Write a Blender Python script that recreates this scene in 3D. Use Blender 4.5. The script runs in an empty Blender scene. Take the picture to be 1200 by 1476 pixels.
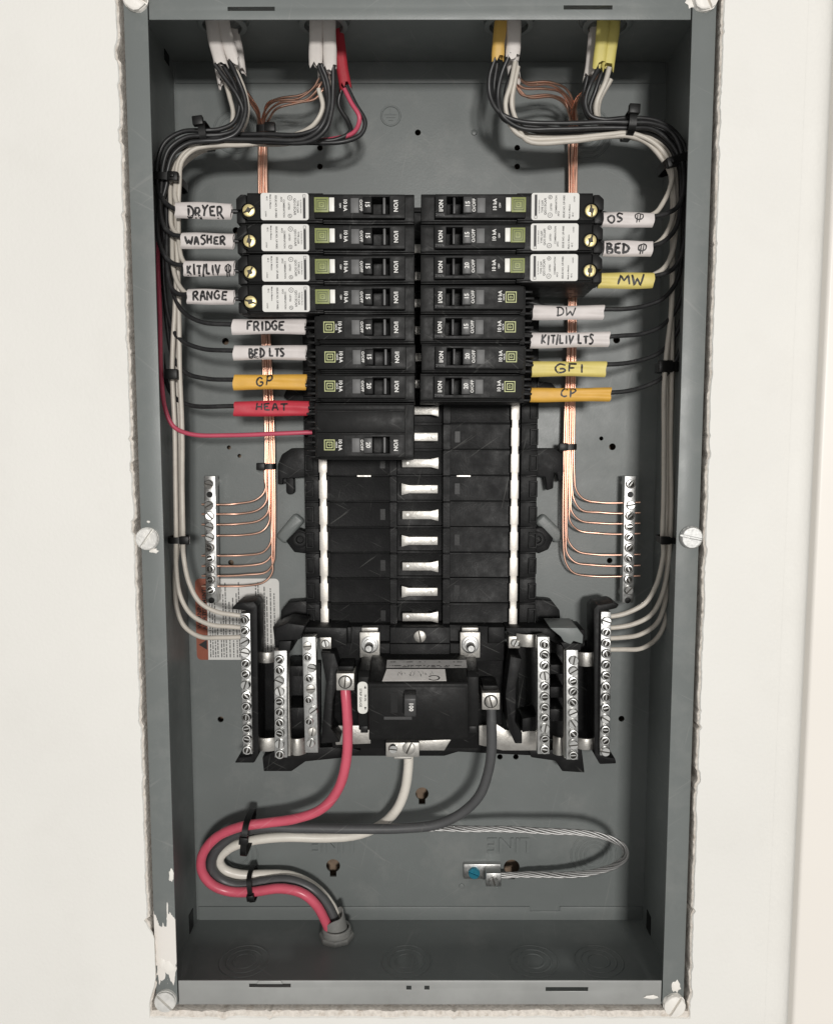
import bpy, bmesh, math, random
from mathutils import Vector, Matrix
random.seed(7)
scene = bpy.context.scene
COL = scene.collection

# ---------------------------------------------------------------- camera
# all measures in millimetres; y = 0 is the front rim of the panel box, +y goes into the wall
F, DIST, TH = 1150.0, 513.0, math.radians(5.4)
cam_d = bpy.data.cameras.new('camera')
cam = bpy.data.objects.new('camera', cam_d); COL.objects.link(cam)
cam.location = (0, -DIST * .001, 0)
cam.rotation_euler = (math.radians(90) - TH, 0, 0)
cam_d.sensor_fit = 'VERTICAL'; cam_d.sensor_height = 36.0
cam_d.lens = 36.0 * F / 1476.0
cam_d.shift_x = -5 / 1476.0
cam_d.clip_start = .01; cam_d.clip_end = 50
scene.camera = cam

# ---------------------------------------------------------------- world and lamps
w = bpy.data.worlds.new('World'); scene.world = w; w.use_nodes = True
bg = w.node_tree.nodes['Background']
bg.inputs[0].default_value = (1.0, .985, .955, 1); bg.inputs[1].default_value = .45

def area(name, loc, target, sx, sy, power, col):
    d = bpy.data.lights.new(name, 'AREA'); d.shape = 'RECTANGLE'; d.size = sx; d.size_y = sy
    d.energy = power; d.color = col
    o = bpy.data.objects.new(name, d); COL.objects.link(o); o.location = loc
    o.rotation_euler = (Vector(target) - Vector(loc)).to_track_quat('-Z', 'Y').to_euler()
    return o
area('room_lamp', (.30, -2.7, .22), (0, 0, -.05),   .34, .26, 47.5, (1, .975, .94))
scene.view_settings.view_transform = 'Standard'
scene.view_settings.look = 'None'
scene.view_settings.exposure = 0.0
scene.view_settings.gamma = 1.0
scene.render.engine = 'CYCLES'

# ---------------------------------------------------------------- helpers
SN, CS = math.sin(TH), math.cos(TH)
def at(px, py, Y):
    a = (px - 605) / F; b = (738 - py) / F
    t = (DIST + Y) / (b * SN + CS)
    return Vector((a * t, Y, (b * CS - SN) * t))

MATS = {}
def mat(name, col, rough=.5, metal=0., noise=0., nscale=60., bump=0., bscale=400., dirt=None, rvar=.0, spec=.5, coat=0):
    m = bpy.data.materials.new(name); m.use_nodes = True
    nt = m.node_tree; p = nt.nodes['Principled BSDF']
    p.inputs['Base Color'].default_value = (*col, 1); p.inputs['Roughness'].default_value = rough
    p.inputs['Metallic'].default_value = metal; p.inputs['Specular IOR Level'].default_value = spec
    if coat: p.inputs['Coat Weight'].default_value = coat
    tc = nt.nodes.new('ShaderNodeTexCoord')
    def nz(scale, det=4, rough_=.6):
        n = nt.nodes.new('ShaderNodeTexNoise'); n.inputs['Scale'].default_value = scale
        n.inputs['Detail'].default_value = det; n.inputs['Roughness'].default_value = rough_
        nt.links.new(tc.outputs['Object'], n.inputs['Vector']); return n
    cur = None
    if noise:
        n = nz(nscale); r = nt.nodes.new('ShaderNodeMapRange')
        r.inputs['From Min'].default_value = .3; r.inputs['From Max'].default_value = .7
        r.inputs['To Min'].default_value = 1 - noise; r.inputs['To Max'].default_value = 1 + noise
        nt.links.new(n.outputs['Fac'], r.inputs['Value'])
        mx = nt.nodes.new('ShaderNodeVectorMath'); mx.operation = 'SCALE'
        mx.inputs[0].default_value = col; nt.links.new(r.outputs[0], mx.inputs['Scale'])
        nt.links.new(mx.outputs[0], p.inputs['Base Color']); cur = mx.outputs[0]
    if dirt:
        dcol, amt, ds = dirt
        n = nz(ds, 6, .7); r = nt.nodes.new('ShaderNodeMapRange')
        r.inputs['From Min'].default_value = .52; r.inputs['From Max'].default_value = .78
        r.inputs['To Max'].default_value = amt; nt.links.new(n.outputs['Fac'], r.inputs['Value'])
        mx = nt.nodes.new('ShaderNodeMix'); mx.data_type = 'RGBA'
        nt.links.new(r.outputs[0], mx.inputs['Factor'])
        if cur: nt.links.new(cur, mx.inputs['A'])
        else: mx.inputs['A'].default_value = (*col, 1)
        mx.inputs['B'].default_value = (*dcol, 1)
        nt.links.new(mx.outputs['Result'], p.inputs['Base Color'])
    if rvar:
        n = nz(nscale * 1.7); r = nt.nodes.new('ShaderNodeMapRange')
        r.inputs['From Min'].default_value = .3; r.inputs['From Max'].default_value = .7
        r.inputs['To Min'].default_value = max(.05, rough - rvar); r.inputs['To Max'].default_value = rough + rvar
        nt.links.new(n.outputs['Fac'], r.inputs['Value']); nt.links.new(r.outputs[0], p.inputs['Roughness'])
    if bump:
        n = nz(bscale, 3); b = nt.nodes.new('ShaderNodeBump'); b.inputs['Strength'].default_value = bump
        b.inputs['Distance'].default_value = .0006
        nt.links.new(n.outputs['Fac'], b.inputs['Height']); nt.links.new(b.outputs[0], p.inputs['Normal'])
    MATS[name] = m; return m

PAINT = (.158, .172, .168)
M_box = mat('grey_enamel', PAINT, .42, noise=.06, nscale=14, bump=.12, bscale=900, dirt=((.25, .255, .245), .55, 20), rvar=.09)
M_wall = mat('wall_paint', (.785, .772, .735), .6, noise=.03, nscale=5, bump=.4, bscale=380, rvar=.08, dirt=((.66, .64, .60), .22, 14))  # blotches stand for scuffs and for uneven light painted into the colour
M_trim = mat('trim_paint', (.84, .80, .745), .38, noise=.01, nscale=8, bump=.05, bscale=150)
M_gyp = mat('torn_gypsum', (.70, .65, .59), .9, noise=.15, nscale=420, bump=.8, bscale=700, dirt=((.34, .26, .19), .75, 170))
M_gap = mat('stud_wood', (.21, .15, .105), .8, noise=.3, nscale=120)
M_black = mat('black_breaker_plastic', (.007, .007, .007), .47, noise=.2, nscale=90, bump=.1, bscale=1500, dirt=((.024, .024, .023), .35, 120), rvar=.1, spec=.2)
M_base = mat('black_base_plastic', (.0075, .0075, .0078), .48, noise=.2, nscale=60, bump=.2, bscale=900, dirt=((.028, .028, .027), .5, 60), rvar=.1, spec=.18)
M_grey = mat('grey_indicator', (.115, .115, .115), .5, noise=.12, nscale=300)
M_knob = mat('dark_grey_handle', (.04, .04, .04), .42, noise=.15, nscale=300, bump=.1, bscale=1500)
M_ink = mat('print_ink_white', (.8, .79, .76), .6)
M_blackink = mat('marker_ink', (.012, .011, .012), .5)
M_greyink = mat('grey_print', (.10, .10, .10), .6)
M_green = mat('olive_label', (.25, .28, .095), .45, noise=.08, nscale=500)
M_greendark = mat('olive_dark', (.07, .085, .02), .5)
M_lime = mat('lime_print', (.50, .53, .24), .5)
M_white = mat('white_plastic', (.80, .79, .74), .4)
M_sticker = mat('white_sticker', (.70, .69, .66), .5, noise=.03, nscale=150)
M_stickg = mat('grey_sticker', (.36, .35, .34), .45, noise=.15, nscale=200)
M_orange = mat('orange_sticker', (.27, .075, .04), .55, noise=.08, nscale=200)
M_slw = mat('white_sleeve', (.68, .63, .61), .5, noise=.04, nscale=120, bump=.15, bscale=500)
M_sly = mat('pale_yellow_sleeve', (.70, .58, .17), .5, noise=.05, nscale=120, bump=.15, bscale=500)
M_slo = mat('amber_sleeve', (.72, .40, .06), .5, noise=.05, nscale=120, bump=.15, bscale=500)
M_slr = mat('red_sleeve', (.52, .032, .055), .5, noise=.05, nscale=120, bump=.15, bscale=500)
M_wb = mat('black_insulation', (.022, .022, .023), .4, noise=.12, nscale=60, dirt=((.10, .10, .095), .4, 150), rvar=.06)
M_wbg = mat('dark_grey_insulation', (.075, .076, .078), .42, noise=.1, nscale=60, dirt=((.12, .12, .115), .4, 90))
M_ww = mat('white_insulation', (.60, .555, .49), .42, noise=.06, nscale=60, dirt=((.38, .34, .29), .4, 90))
M_wwb = mat('white_service_insulation', (.74, .70, .63), .35, noise=.04, nscale=60)
M_wr = mat('red_insulation', (.56, .085, .14), .38, noise=.08, nscale=60)
M_wrb = mat('rose_service_insulation', (.63, .105, .155), .32, noise=.06, nscale=50, dirt=((.46, .075, .10), .5, 60))
M_cu = mat('copper', (.90, .56, .43), .34, 1, noise=.12, nscale=70, dirt=((.62, .33, .22), .5, 60))
M_zinc = mat('zinc_plate', (.52, .52, .51), .38, 1, noise=.1, nscale=300, bump=.08, bscale=700, rvar=.1)
M_tin = mat('tin_plate', (.50, .485, .455), .46, 1, noise=.1, nscale=200, bump=.15, bscale=700, dirt=((.36, .33, .29), .5, 130), rvar=.1)
M_tinb = mat('tin_plated_strip', (.62, .59, .55), .5, 1, noise=.06, nscale=200, bump=.1, bscale=700, dirt=((.48, .44, .39), .5, 100))
M_alu = mat('bare_aluminium', (.55, .545, .535), .55, 1, noise=.08, nscale=400, bump=.2, bscale=1500)
M_brass = mat('brass_screw', (.92, .78, .40), .42, 1, noise=.12, nscale=400, bump=.2, bscale=900)
M_galv = mat('galvanised_rim', (.36, .365, .355), .42, .3, noise=.10, nscale=18, bump=.1, bscale=500, rvar=.1, dirt=((.26, .26, .25), .4, 30))
M_tie = mat('black_nylon', (.007, .007, .007), .42, bump=.1, bscale=600, spec=.3)
M_recess_shade = mat('recess_shade_grime', (.07, .065, .058), .6, .6, noise=.2, nscale=500)  # dark colour paints in the shade and grime of screw recesses and sockets
M_screw = mat('bright_zinc_screw', (.80, .80, .78), .26, 1, noise=.08, nscale=300)
M_shw = mat('white_cable_sheath', (.70, .655, .62), .5, noise=.05, nscale=80, bump=.2, bscale=300, dirt=((.45, .4, .36), .35, 90))
M_shy = mat('yellow_cable_sheath', (.66, .57, .17), .5, noise=.06, nscale=80, bump=.2, bscale=300, dirt=((.40, .32, .1), .35, 90))
M_sho = mat('amber_cable_sheath', (.70, .44, .11), .5, noise=.06, nscale=80, bump=.2, bscale=300)
M_shr = mat('red_cable_sheath', (.42, .03, .045), .5, noise=.06, nscale=80, bump=.2, bscale=300)
M_pvc = mat('grey_pvc', (.20, .20, .19), .5, noise=.1, nscale=80, dirt=((.33, .32, .30), .4, 90))
M_blue = mat('blue_screw_finish', (.03, .24, .34), .35, .5, noise=.2, nscale=600)
M_spl = mat('paint_splash', (.82, .79, .74), .45, bump=.5, bscale=250)
M_screwp = mat('paint_smeared_zinc', (.74, .73, .70), .4, .35, noise=.15, nscale=160, bump=.6, bscale=300, dirt=((.82, .79, .74), 1.0, 110))
M_paper = mat('old_paper', (.78, .75, .72), .6, noise=.08, nscale=160)

def scratches(m, col, amt=.35, k=1.0):
    nt = m.node_tree; p = nt.nodes['Principled BSDF']; src = p.inputs['Base Color'].links[0].from_socket
    tc = nt.nodes.new('ShaderNodeTexCoord'); last = src
    for rot, sc, lo in ((.6, (14 * k, 14 * k, 420 * k), .70), (1.35, (11 * k, 11 * k, 360 * k), .71), (-.45, (18 * k, 18 * k, 480 * k), .70), (2.6, (12 * k, 12 * k, 300 * k), .71)):
        m0 = nt.nodes.new('ShaderNodeMapping'); m0.inputs['Rotation'].default_value = (rot * .3, rot, 0)
        mp = nt.nodes.new('ShaderNodeMapping'); mp.inputs['Scale'].default_value = sc; nt.links.new(m0.outputs[0], mp.inputs[0])
        n = nt.nodes.new('ShaderNodeTexNoise'); n.inputs['Scale'].default_value = 1; n.inputs['Detail'].default_value = 2
        r = nt.nodes.new('ShaderNodeMapRange'); r.inputs['From Min'].default_value = lo; r.inputs['From Max'].default_value = lo + .05; r.inputs['To Max'].default_value = amt
        mx = nt.nodes.new('ShaderNodeMix'); mx.data_type = 'RGBA'; mx.inputs['B'].default_value = (*col, 1)
        nt.links.new(tc.outputs['Object'], m0.inputs[0]); nt.links.new(mp.outputs[0], n.inputs['Vector'])
        nm = nt.nodes.new('ShaderNodeTexNoise'); nm.inputs['Scale'].default_value = 26 * k; nt.links.new(tc.outputs['Object'], nm.inputs['Vector'])
        ad = nt.nodes.new('ShaderNodeMath'); ad.operation = 'MULTIPLY_ADD'; ad.inputs[1].default_value = .22; nt.links.new(nm.outputs['Fac'], ad.inputs[0]); nt.links.new(n.outputs['Fac'], ad.inputs[2])
        sb = nt.nodes.new('ShaderNodeMath'); sb.operation = 'SUBTRACT'; sb.inputs[1].default_value = .11; nt.links.new(ad.outputs[0], sb.inputs[0]); nt.links.new(sb.outputs[0], r.inputs['Value'])
        nt.links.new(r.outputs[0], mx.inputs['Factor']); nt.links.new(last, mx.inputs['A']); last = mx.outputs['Result']
    nt.links.new(last, p.inputs['Base Color'])
scratches(M_box, (.28, .28, .27), .24)
scratches(M_base, (.10, .10, .095), .5, 1.6)
scratches(M_black, (.09, .09, .085), .4, 1.8)
scratches(M_wrb, (.66, .25, .28), .35, 1.2)
scratches(M_wwb, (.5, .47, .42), .4, 1.2)
scratches(M_wbg, (.2, .2, .19), .4, 1.5)
def paint_masked_box(name):
    """grey enamel with spilled wall paint near the lower left corner of the rim"""
    m = M_box.copy(); m.name = name; nt = m.node_tree; p = nt.nodes['Principled BSDF']
    src = p.inputs['Base Color'].links[0].from_socket
    tc = nt.nodes.new('ShaderNodeTexCoord'); sep = nt.nodes.new('ShaderNodeSeparateXYZ')
    nt.links.new(tc.outputs['Object'], sep.inputs[0])
    n = nt.nodes.new('ShaderNodeTexNoise'); n.inputs['Scale'].default_value = 70; n.inputs['Detail'].default_value = 4
    mp = nt.nodes.new('ShaderNodeMapping'); mp.inputs['Scale'].default_value = (3.2, 1, .55)
    nt.links.new(tc.outputs['Object'], mp.inputs[0]); nt.links.new(mp.outputs[0], n.inputs['Vector'])
    def mth(op, a, b):
        x = nt.nodes.new('ShaderNodeMath'); x.operation = op
        for i, v in enumerate((a, b)):
            if isinstance(v, (int, float)): x.inputs[i].default_value = v
            else: nt.links.new(v, x.inputs[i])
        return x.outputs[0]
    zz = mth('ADD', sep.outputs['Z'], mth('MULTIPLY', mth('SUBTRACT', n.outputs['Fac'], .5), .07))
    lo = mth('LESS_THAN', zz, -.325); hi = mth('GREATER_THAN', zz, -.3665)
    f = mth('MULTIPLY', lo, hi)
    mx = nt.nodes.new('ShaderNodeMix'); mx.data_type = 'RGBA'
    nt.links.new(f, mx.inputs['Factor']); nt.links.new(src, mx.inputs['A']); mx.inputs['B'].default_value = (.80, .765, .72, 1)
    nt.links.new(mx.outputs['Result'], p.inputs['Base Color'])
    return m
M_boxpaint = paint_masked_box('grey_enamel_with_wall_paint')

class MB:
    def __init__(s): s.v = []; s.f = []
    def add(s, vs, fs):
        o = len(s.v); s.v += [tuple(v) for v in vs]; s.f += [tuple(i + o for i in f) for f in fs]; return s
    def box(s, x0, x1, y0, y1, z0, z1):
        x0, x1 = sorted((x0, x1)); y0, y1 = sorted((y0, y1)); z0, z1 = sorted((z0, z1))
        v = [(x, y, z) for x in (x0, x1) for y in (y0, y1) for z in (z0, z1)]
        return s.add(v, [(0, 1, 3, 2), (4, 6, 7, 5), (0, 4, 5, 1), (2, 3, 7, 6), (0, 2, 6, 4), (1, 5, 7, 3)])
    def prism(s, poly, y0, y1):           # polygon in (x,z), extruded in y; y0 is the front
        n = len(poly); v = [(x, y0, z) for x, z in poly] + [(x, y1, z) for x, z in poly]
        return s.add(v, [tuple(range(n)), tuple(reversed(range(n, 2 * n)))] + [(i, i + n, (i + 1) % n + n, (i + 1) % n) for i in range(n)])
    def prism_x(s, poly, x0, x1):         # polygon in (y,z), extruded in x
        n = len(poly); v = [(x0, y, z) for y, z in poly] + [(x1, y, z) for y, z in poly]
        return s.add(v, [tuple(range(n)), tuple(reversed(range(n, 2 * n)))] + [(i, i + n, (i + 1) % n + n, (i + 1) % n) for i in range(n)])
    def tube(s, pts, r, n=10, cap=True):
        pts = [Vector(p) for p in pts]; rr = r if isinstance(r, list) else [r] * len(pts)
        up = Vector((0, -1, 0)); base = len(s.v)
        t0 = (pts[1] - pts[0]).normalized()
        nrm = up.cross(t0)
        if nrm.length < .1: nrm = Vector((1, 0, 0)).cross(t0)
        nrm.normalize()
        for i, p in enumerate(pts):
            t = (pts[min(i + 1, len(pts) - 1)] - pts[max(i - 1, 0)]).normalized()
            nrm = (nrm - t * nrm.dot(t)).normalized(); b = t.cross(nrm)
            for k in range(n):
                a = 2 * math.pi * k / n
                s.v.append(tuple(p + (nrm * math.cos(a) + b * math.sin(a)) * rr[i]))
        for i in range(len(pts) - 1):
            for k in range(n):
                a = base + i * n + k; c = base + i * n + (k + 1) % n
                s.f.append((a, c, c + n, a + n))
        if cap:
            s.f.append(tuple(base + k for k in reversed(range(n))))
            e = base + (len(pts) - 1) * n; s.f.append(tuple(e + k for k in range(n)))
        return s
    def lathe(s, prof, c, axis='y', n=20):  # prof [(r, h)], h along axis
        base = len(s.v); cx, cy, cz = c
        for r, h in prof:
            for k in range(n):
                a = 2 * math.pi * k / n; u, v = r * math.cos(a), r * math.sin(a)
                s.v.append({'y': (cx + u, cy + h, cz + v), 'z': (cx + u, cy + v, cz + h), 'x': (cx + h, cy + u, cz + v)}[axis])
        for i in range(len(prof) - 1):
            for k in range(n):
                a = base + i * n + k; b = base + i * n + (k + 1) % n
                s.f.append((a, b, b + n, a + n))
        s.f.append(tuple(base + k for k in range(n)))
        e = base + (len(prof) - 1) * n; s.f.append(tuple(e + k for k in reversed(range(n))))
        return s
    def blocks(s, xs, zs, H, yb):
        """stepped solid on a grid: H[j][i] = front y of the cell between xs[i],xs[i+1] and zs[j],zs[j+1] (None: empty); back at yb"""
        nx, nz = len(xs) - 1, len(zs) - 1
        g = lambda i, j: H[j][i] if 0 <= i < nx and 0 <= j < nz else None
        for j in range(nz):
            for i in range(nx):
                h = g(i, j)
                if h is None: continue
                x0, x1, z0, z1 = xs[i], xs[i + 1], zs[j], zs[j + 1]
                s.add([(x0, h, z0), (x1, h, z0), (x1, h, z1), (x0, h, z1)], [(0, 1, 2, 3)])
                s.add([(x0, yb, z0), (x1, yb, z0), (x1, yb, z1), (x0, yb, z1)], [(3, 2, 1, 0)])
                for (di, dj, a, b) in ((-1, 0, (x0, z0), (x0, z1)), (1, 0, (x1, z1), (x1, z0)), (0, -1, (x1, z0), (x0, z0)), (0, 1, (x0, z1), (x1, z1))):
                    o = g(i + di, j + dj); lo = yb if o is None else o
                    if lo > h + 1e-6:
                        s.add([(a[0], h, a[1]), (b[0], h, b[1]), (b[0], lo, b[1]), (a[0], lo, a[1])], [(0, 1, 2, 3)])
        return s
    def build(s, name, m, parent=None, bevel=0., seg=2, smooth=35, off=None, weld=False):
        me = bpy.data.meshes.new(name)
        ox, oy, oz = off or (0, 0, 0)
        me.from_pydata([((x - ox) * .001, (y - oy) * .001, (z - oz) * .001) for x, y, z in s.v], [], s.f)
        bm = bmesh.new(); bm.from_mesh(me)
        if weld: bmesh.ops.remove_doubles(bm, verts=bm.verts, dist=1e-6)
        bmesh.ops.recalc_face_normals(bm, faces=bm.faces)
        if bevel:
            es = [e for e in bm.edges if len(e.link_faces) == 2 and e.calc_face_angle(0) > math.radians(30)]
            if es: bmesh.ops.bevel(bm, geom=es, offset=bevel * .001, segments=seg, affect='EDGES', clamp_overlap=True, profile=.5)
        bm.to_mesh(me); bm.free()
        if smooth:
            me.polygons.foreach_set('use_smooth', [True] * len(me.polygons))
            me.set_sharp_from_angle(angle=math.radians(smooth))
        me.materials.append(m)
        o = bpy.data.objects.new(name, me); COL.objects.link(o)
        if off: o.location = (ox * .001, oy * .001, oz * .001)
        if parent: put(o, parent)
        return o
def put(o, parent):
    o.parent = parent; o.matrix_parent_inverse = parent_world(parent).inverted()
def parent_world(o):
    m = Matrix.Translation(o.location) @ o.rotation_euler.to_matrix().to_4x4()
    return m if o.parent is None else parent_world(o.parent) @ o.matrix_parent_inverse @ m
def empty(name, loc, label=None, cat=None, group=None):
    o = bpy.data.objects.new(name, None); COL.objects.link(o); o.location = [c * .001 for c in loc]
    o.empty_display_size = .01
    return tag(o, label, cat, group)
def tag(o, label=None, cat=None, group=None, kind=None):
    if label: o['label'] = label
    if cat: o['category'] = cat
    if group: o['group'] = group
    if kind: o['kind'] = kind
    return o
def inst(src, name, parent, loc=None, rot=None):
    o = bpy.data.objects.new(name, src if isinstance(src, bpy.types.Mesh) else src.data); COL.objects.link(o)
    if loc is not None: o.location = [c * .001 for c in loc]
    if rot is not None: o.rotation_euler = rot
    if parent: put(o, parent)
    return o

def spline(pts, per=7):
    P = [Vector(p) for p in pts]; P = [P[0] * 2 - P[1]] + P + [P[-1] * 2 - P[-2]]; out = []
    for i in range(1, len(P) - 2):
        p0, p1, p2, p3 = P[i - 1:i + 3]
        d0 = max((p1 - p0).length, 1e-3) ** .5; d1 = max((p2 - p1).length, 1e-3) ** .5; d2 = max((p3 - p2).length, 1e-3) ** .5
        m1 = (p1 - p0) / d0 - (p2 - p0) / (d0 + d1) + (p2 - p1) / d1; m2 = (p2 - p1) / d1 - (p3 - p1) / (d1 + d2) + (p3 - p2) / d2
        m1 *= d1; m2 *= d1
        for k in range(per):
            t = k / per; t2, t3 = t * t, t * t * t
            out.append(p1 * (2 * t3 - 3 * t2 + 1) + m1 * (t3 - 2 * t2 + t) + p2 * (-2 * t3 + 3 * t2) + m2 * (t3 - t2))
    out.append(P[-2]); return out
def pxs(pts, per=7): return spline([at(*p) for p in pts], per)

_tc = {}
def text_geo(s, size):
    """flat letter outlines of a printed word, centred, in (x,z) mm"""
    if (s, size) in _tc: return _tc[(s, size)]
    c = bpy.data.curves.new('t', 'FONT'); c.body = s; c.size = size; c.resolution_u = 2; c.align_x = 'CENTER'; c.align_y = 'CENTER'; c.offset = .022 * size
    o = bpy.data.objects.new('t', c); COL.objects.link(o)
    dg = bpy.context.evaluated_depsgraph_get(); me = o.evaluated_get(dg).to_mesh()
    r = ([(v.co.x, v.co.y) for v in me.vertices], [tuple(p.vertices) for p in me.polygons])
    o.evaluated_get(dg).to_mesh_clear(); bpy.data.objects.remove(o); bpy.data.curves.remove(c)
    _tc[(s, size)] = r; return r
def put_text(mb, s, size, x, y, z, rot=0, sx=1., depth=0.):
    v, f = text_geo(s, size); ca, sa = math.cos(rot), math.sin(rot)
    vs = [(x + (a * sx) * ca - b * sa, y, z + (a * sx) * sa + b * ca) for a, b in v]
    mb.add(vs, f)
def flat_rect(mb, x0, x1, z0, z1, y): mb.add([(x0, y, z0), (x1, y, z0), (x1, y, z1), (x0, y, z1)], [(0, 1, 2, 3)])
def round_rect(x0, x1, z0, z1, r, n=4):
    out = []
    for cx, cz, a0 in ((x1 - r, z1 - r, 0), (x0 + r, z1 - r, 90), (x0 + r, z0 + r, 180), (x1 - r, z0 + r, 270)):
        for k in range(n + 1):
            a = math.radians(a0 + 90 * k / n); out.append((cx + r * math.cos(a), cz + r * math.sin(a)))
    return out

# ---------------------------------------------------------------- the wall
BW, ZT, ZB, DEPTH = 180.5, 272.0, -388.0, 95.0
WF = -3.0                                                   # wall face stands 3 mm in front of the rim
def ring(off, jit, y, seed, step=2.2, extra=None):
    rnd = random.Random(seed); out = []
    x0, x1, z0, z1 = -BW - off[0], BW + off[1], ZB - off[2], ZT + off[3]
    def run(a, b, n):
        for k in range(n): yield a + (b - a) * k / n
    nz, nx = int((z1 - z0) / step), int((x1 - x0) / step)
    def j(): return rnd.uniform(-1, 1) * jit * (1 if rnd.random() < .85 else 2.2)
    for z in run(z0, z1, nz): out.append((x0 + j(), y, z))
    for x in run(x0, x1, nx): out.append((x, y, z1 + j()))
    for z in run(z1, z0, nz): out.append((x1 + j(), y, z))
    for x in run(x1, x0, nx): out.append((x, y, z0 + j()))
    return out
LA = ring((3.9, 3.9, 7.6, 6), .16, WF, 3)
ORING = ring((4.6, 4.6, 8.0, 6), 0, WF, 3)
def wob(L, amp, seed):
    rnd = random.Random(seed); ph = [rnd.uniform(0, 6.28) for _ in range(6)]
    out = []
    for x, y, z in L:
        s = sum(math.sin((x * 1.3 + z) * (.03 + .045 * k) + ph[k]) for k in range(6)) / 3
        dx = amp * s if abs(abs(x) - BW) < 14 and ZB - 3 < z < ZT + 3 else 0
        dz = amp * s if not (ZB - 3 < z < ZT + 3) else 0
        out.append((x + dx, y, z + dz))
    return out
LA = wob(LA, .35, 5)
def chips(L, seed):
    rnd = random.Random(seed); out = list(L); i = 0
    while i < len(out):
        if rnd.random() < .075:
            d = rnd.uniform(.5, 1.9) * rnd.choice((1, 1, -.45))
            for k in range(rnd.randint(1, 4)):
                if i + k < len(out):
                    x, y, z = out[i + k]; dd = d * rnd.uniform(.5, 1)
                    if ZB - 3 < z < ZT + 3: x += dd if x > 0 else -dd
                    else: z += dd if z > 0 else -dd
                    out[i + k] = (x, y, z)
            i += 4
        i += 1
    return out
LA = chips(LA, 21)
# plaster skim bridges the gap by the lower left corner
def bridge(L, k):
    out = []
    for x, y, z in L:
        if x < -BW - .5 and -385 < z < -328:
            f = k * max(0, min(1, (z + 385) / 18, (-328 - z) / 9)); x = x * (1 - f) + (-BW + 1.2) * f
        out.append((x, y, z))
    return out
LA = bridge(LA, .95)
def shrink(L, dx, dz, y, jit, seed):
    rnd = random.Random(seed); out = []
    for x, _, z in L:
        nx = x + (dx if x < -BW else -dx if x > BW else 0) + rnd.uniform(-jit, jit)
        nz = z + (dz if z < ZB else -dz if z > ZT else 0) + rnd.uniform(-jit, jit)
        out.append((nx, y, nz))
    return out
LB = shrink(LA, .5, .7, WF + .9, .25, 8)
LC = shrink(LA, 1.5, 4.4, WF + 1.8, .3, 9)
LD = shrink(LA, 2.1, 5.2, WF + 13, .1, 10)
LC = [(min(x, -BW - 1.7) if x < -BW + 3 and z > -336 else max(x, BW + 1.7) if x > BW - 3 else x, y, z if z > ZB - 1 else min(z, ZB - 1.2)) for x, y, z in LC]
LD = [(min(x, -BW - 1.7) if x < -BW + 3 else max(x, BW + 1.7) if x > BW - 3 else x, y, z if z > ZB - 1 else min(z, ZB - 1.2)) for x, y, z in LD]
mb = MB()
n = len(LA)
O = []
for x, y, z in ORING:                                       # outward to the far edge of the wall sheet
    k = max(abs(x) / 900, abs(z + 60) / 900); O.append((x / k, WF, (z + 60) / k - 60))
RM = [(x * (BW + 17) / (BW + 3.9), WF, (z + 58) * (330 + 20) / (330 + 6.8) - 58) for x, y, z in ORING]
mb.add(LA + RM, [(i, (i + 1) % n, (i + 1) % n + n, i + n) for i in range(n)])
mb.add(RM + O, [(i, (i + 1) % n, (i + 1) % n + n, i + n) for i in range(n)])
mb.add(LA + LB, [(i, (i + 1) % n, (i + 1) % n + n, i + n) for i in range(n)])
wall = mb.build('wall', M_wall, smooth=25, weld=True); tag(wall, kind='structure')
for i in range(1):
    mb = MB(); mb.add(LB + LC, [(i, (i + 1) % n, (i + 1) % n + n, i + n) for i in range(n)])
    mb.add(LC + LD, [(i, (i + 1) % n, (i + 1) % n + n, i + n) for i in range(n)])
    te = mb.build('torn_drywall_edge', M_gyp, wall, smooth=0, weld=True)
# framing behind the drywall
mb = MB(); mb.box(-900, 900, DEPTH + 16, DEPTH + 30, -960, 840)
for sx in (-1, 1): mb.box(sx * 194, sx * 230, 12, DEPTH + 16, -900, 800)
mb.box(-194, 194, 12, DEPTH + 16, ZB - 50, ZB - 14); mb.box(-194, 194, 12, DEPTH + 16, ZT + 14, ZT + 50)
tag(mb.build('stud_framing', M_gap, smooth=0), kind='structure')
# door trim on the right, standing proud of the wall
xa = at(1162, 740, WF).x
mb = MB(); mb.prism([(xa, -900), (xa + 260, -900), (xa + 260, 780), (xa, 780)], WF - 13, WF - .02)
tag(mb.build('door_trim', M_trim, bevel=2.2, seg=4), kind='structure')
mb = MB()                                                    # rounded caulk fillet between wall and trim
R = 13; prof = [(xa - R + R * math.sin(a), WF - R + R * math.cos(a)) for a in [math.pi / 2 * k / 6 for k in range(7)]]
prof = [(x, WF - (WF - y) * .42) for x, y in prof]
vs = [(x, y - .05, z) for z in (-900, 780) for x, y in prof]
mb.add(vs, [(i, i + 1, i + 8, i + 7) for i in range(6)])
tag(mb.build('caulk_fillet', M_wall, smooth=60), kind='structure')

# ---------------------------------------------------------------- the steel enclosure
panel = empty('electrical_panel', (0, DEPTH, ZB), 'grey steel electrical panel box recessed in the cream wall', 'panel')
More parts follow.
